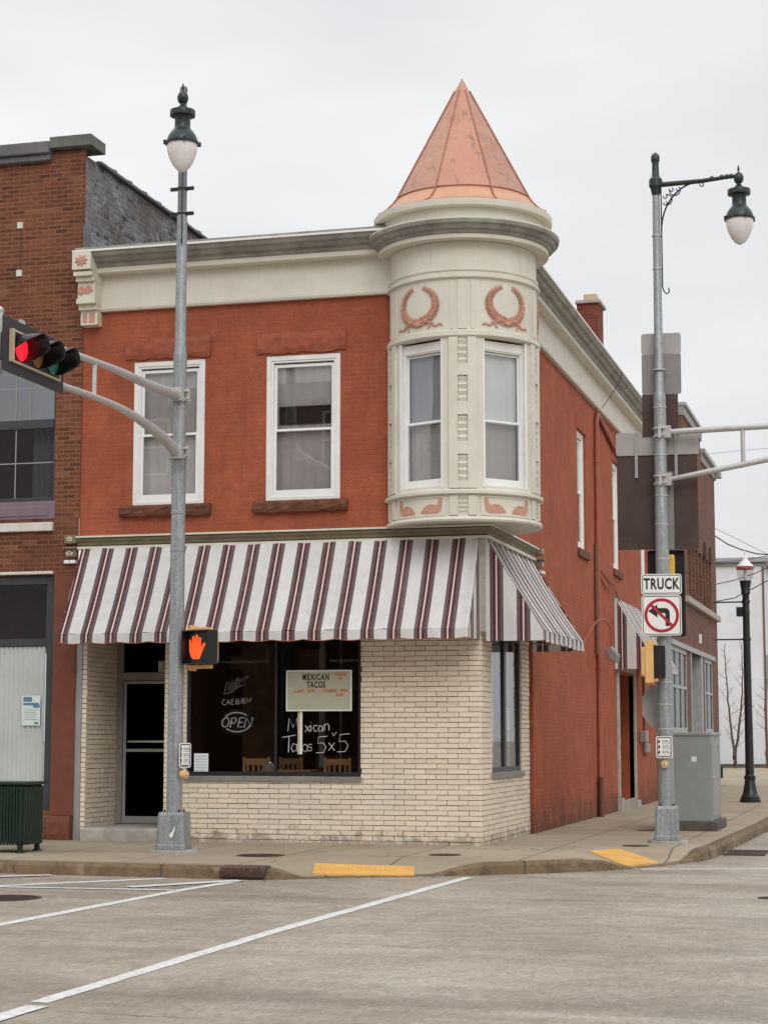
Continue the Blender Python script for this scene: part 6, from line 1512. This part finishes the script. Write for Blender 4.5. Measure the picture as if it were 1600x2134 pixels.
# black street lamp
SLx, SLy = 2.24, 18.6
SL = thing('street_lamp', 'black cast iron street lamp with clear acorn globe and banner arms beyond the cabinet', 'street lamp', (SLx, SLy, H))
mb = MB(); mb.lathe([(.24, H), (.24, H + .07), (.22, H + .08), (.22, H + .13), (.18, H + .17), (.15, H + .30), (.115, H + .50), (.13, H + .53), (.13, H + .60), (.10, H + .63), (.092, 2.0), (.08, 4.4), (.085, 4.5), (.085, 4.56), (.08, 4.58), (.078, 4.92), (.11, 4.97), (.10, 5.0), (.13, 5.22), (.14, 5.25)], (SLx, SLy, 0), 16)
build('post', mb, 'black_metal', SL, smooth=True)
mb = MB()
for zz in (4.76, 3.89): mb.tube([(SLx, SLy, zz), (SLx - .72, SLy, zz)], .018, 8); mb.ball((SLx - .72, SLy, zz), .026, 8); mb.lathe([(.10, zz - .03), (.10, zz + .03)], (SLx, SLy, 0), 12)
build('banner_arm', mb, 'black_metal', SL)
mb = MB(); mb.box(SLx - .22, SLx - .07, SLy - .08, SLy + .04, 4.42, 4.64); build('outlet_box', mb, 'black_metal', SL, bevel=.01)
mb = MB(); mb.lathe([(.13, 5.25), (.17, 5.32), (.19, 5.42), (.195, 5.52)], (SLx, SLy, 0), 20, cap=False); build('globe', mb, 'glass_lantern', SL, smooth=True)
mb = MB(); mb.lathe([(.20, 5.52), (.205, 5.56), (.20, 5.58)], (SLx, SLy, 0), 20); build('globe_band', mb, 'stone_red', SL, smooth=True)
mb = MB(); mb.lathe([(.195, 5.582), (.18, 5.62), (.13, 5.66), (.10, 5.70), (.075, 5.73), (.06, 5.80), (.02, 5.83), (.012, 5.88), (.022, 5.90), (0, 5.97)], (SLx, SLy, 0), 20); build('globe_cap', mb, 'milk_glass', SL, smooth=True)
mb = MB(); mb.lathe([(.03, 5.25), (.045, 5.40), (.03, 5.5)], (SLx, SLy, 0), 10); build('bulb', mb, 'milk_glass', SL, smooth=True)
# ================================================================== ACROSS THE STREET (mirrored in the window panes)
OB = thing('opposite_building', 'dark three-storey brick block across the street, mirrored in the upper window panes', 'building', (-6, -50, H))
OM = FR(14, -46, 0, 180); hs = []
for i in range(9):
    for j in range(3): hs.append((2 + i * 4.4, 4.2 + i * 4.4, 4.6 + j * 3.9, 7.0 + j * 3.9, .2))
mb = MB(OM); wall(mb, 0, 42, 0, 15.2, hs); mb.box(0, 42, .3, 12, 0, 15.0); build('wall', mb, 'far_brick', OB)
mb = MB(OM); mb.box(-.2, 42.2, -.5, .4, 15.2, 15.9); build('cornice', mb, 'dark_trim', OB)
for h in hs:
    mb = MB(OM); mb.frame(h[0], h[1], h[2], h[3], .1, .05, .15); mb.box(h[0] + .1, h[1] - .1, .05, .15, (h[2] + h[3]) / 2 - .04, (h[2] + h[3]) / 2 + .04); build('window', mb, 'white_paint', OB)
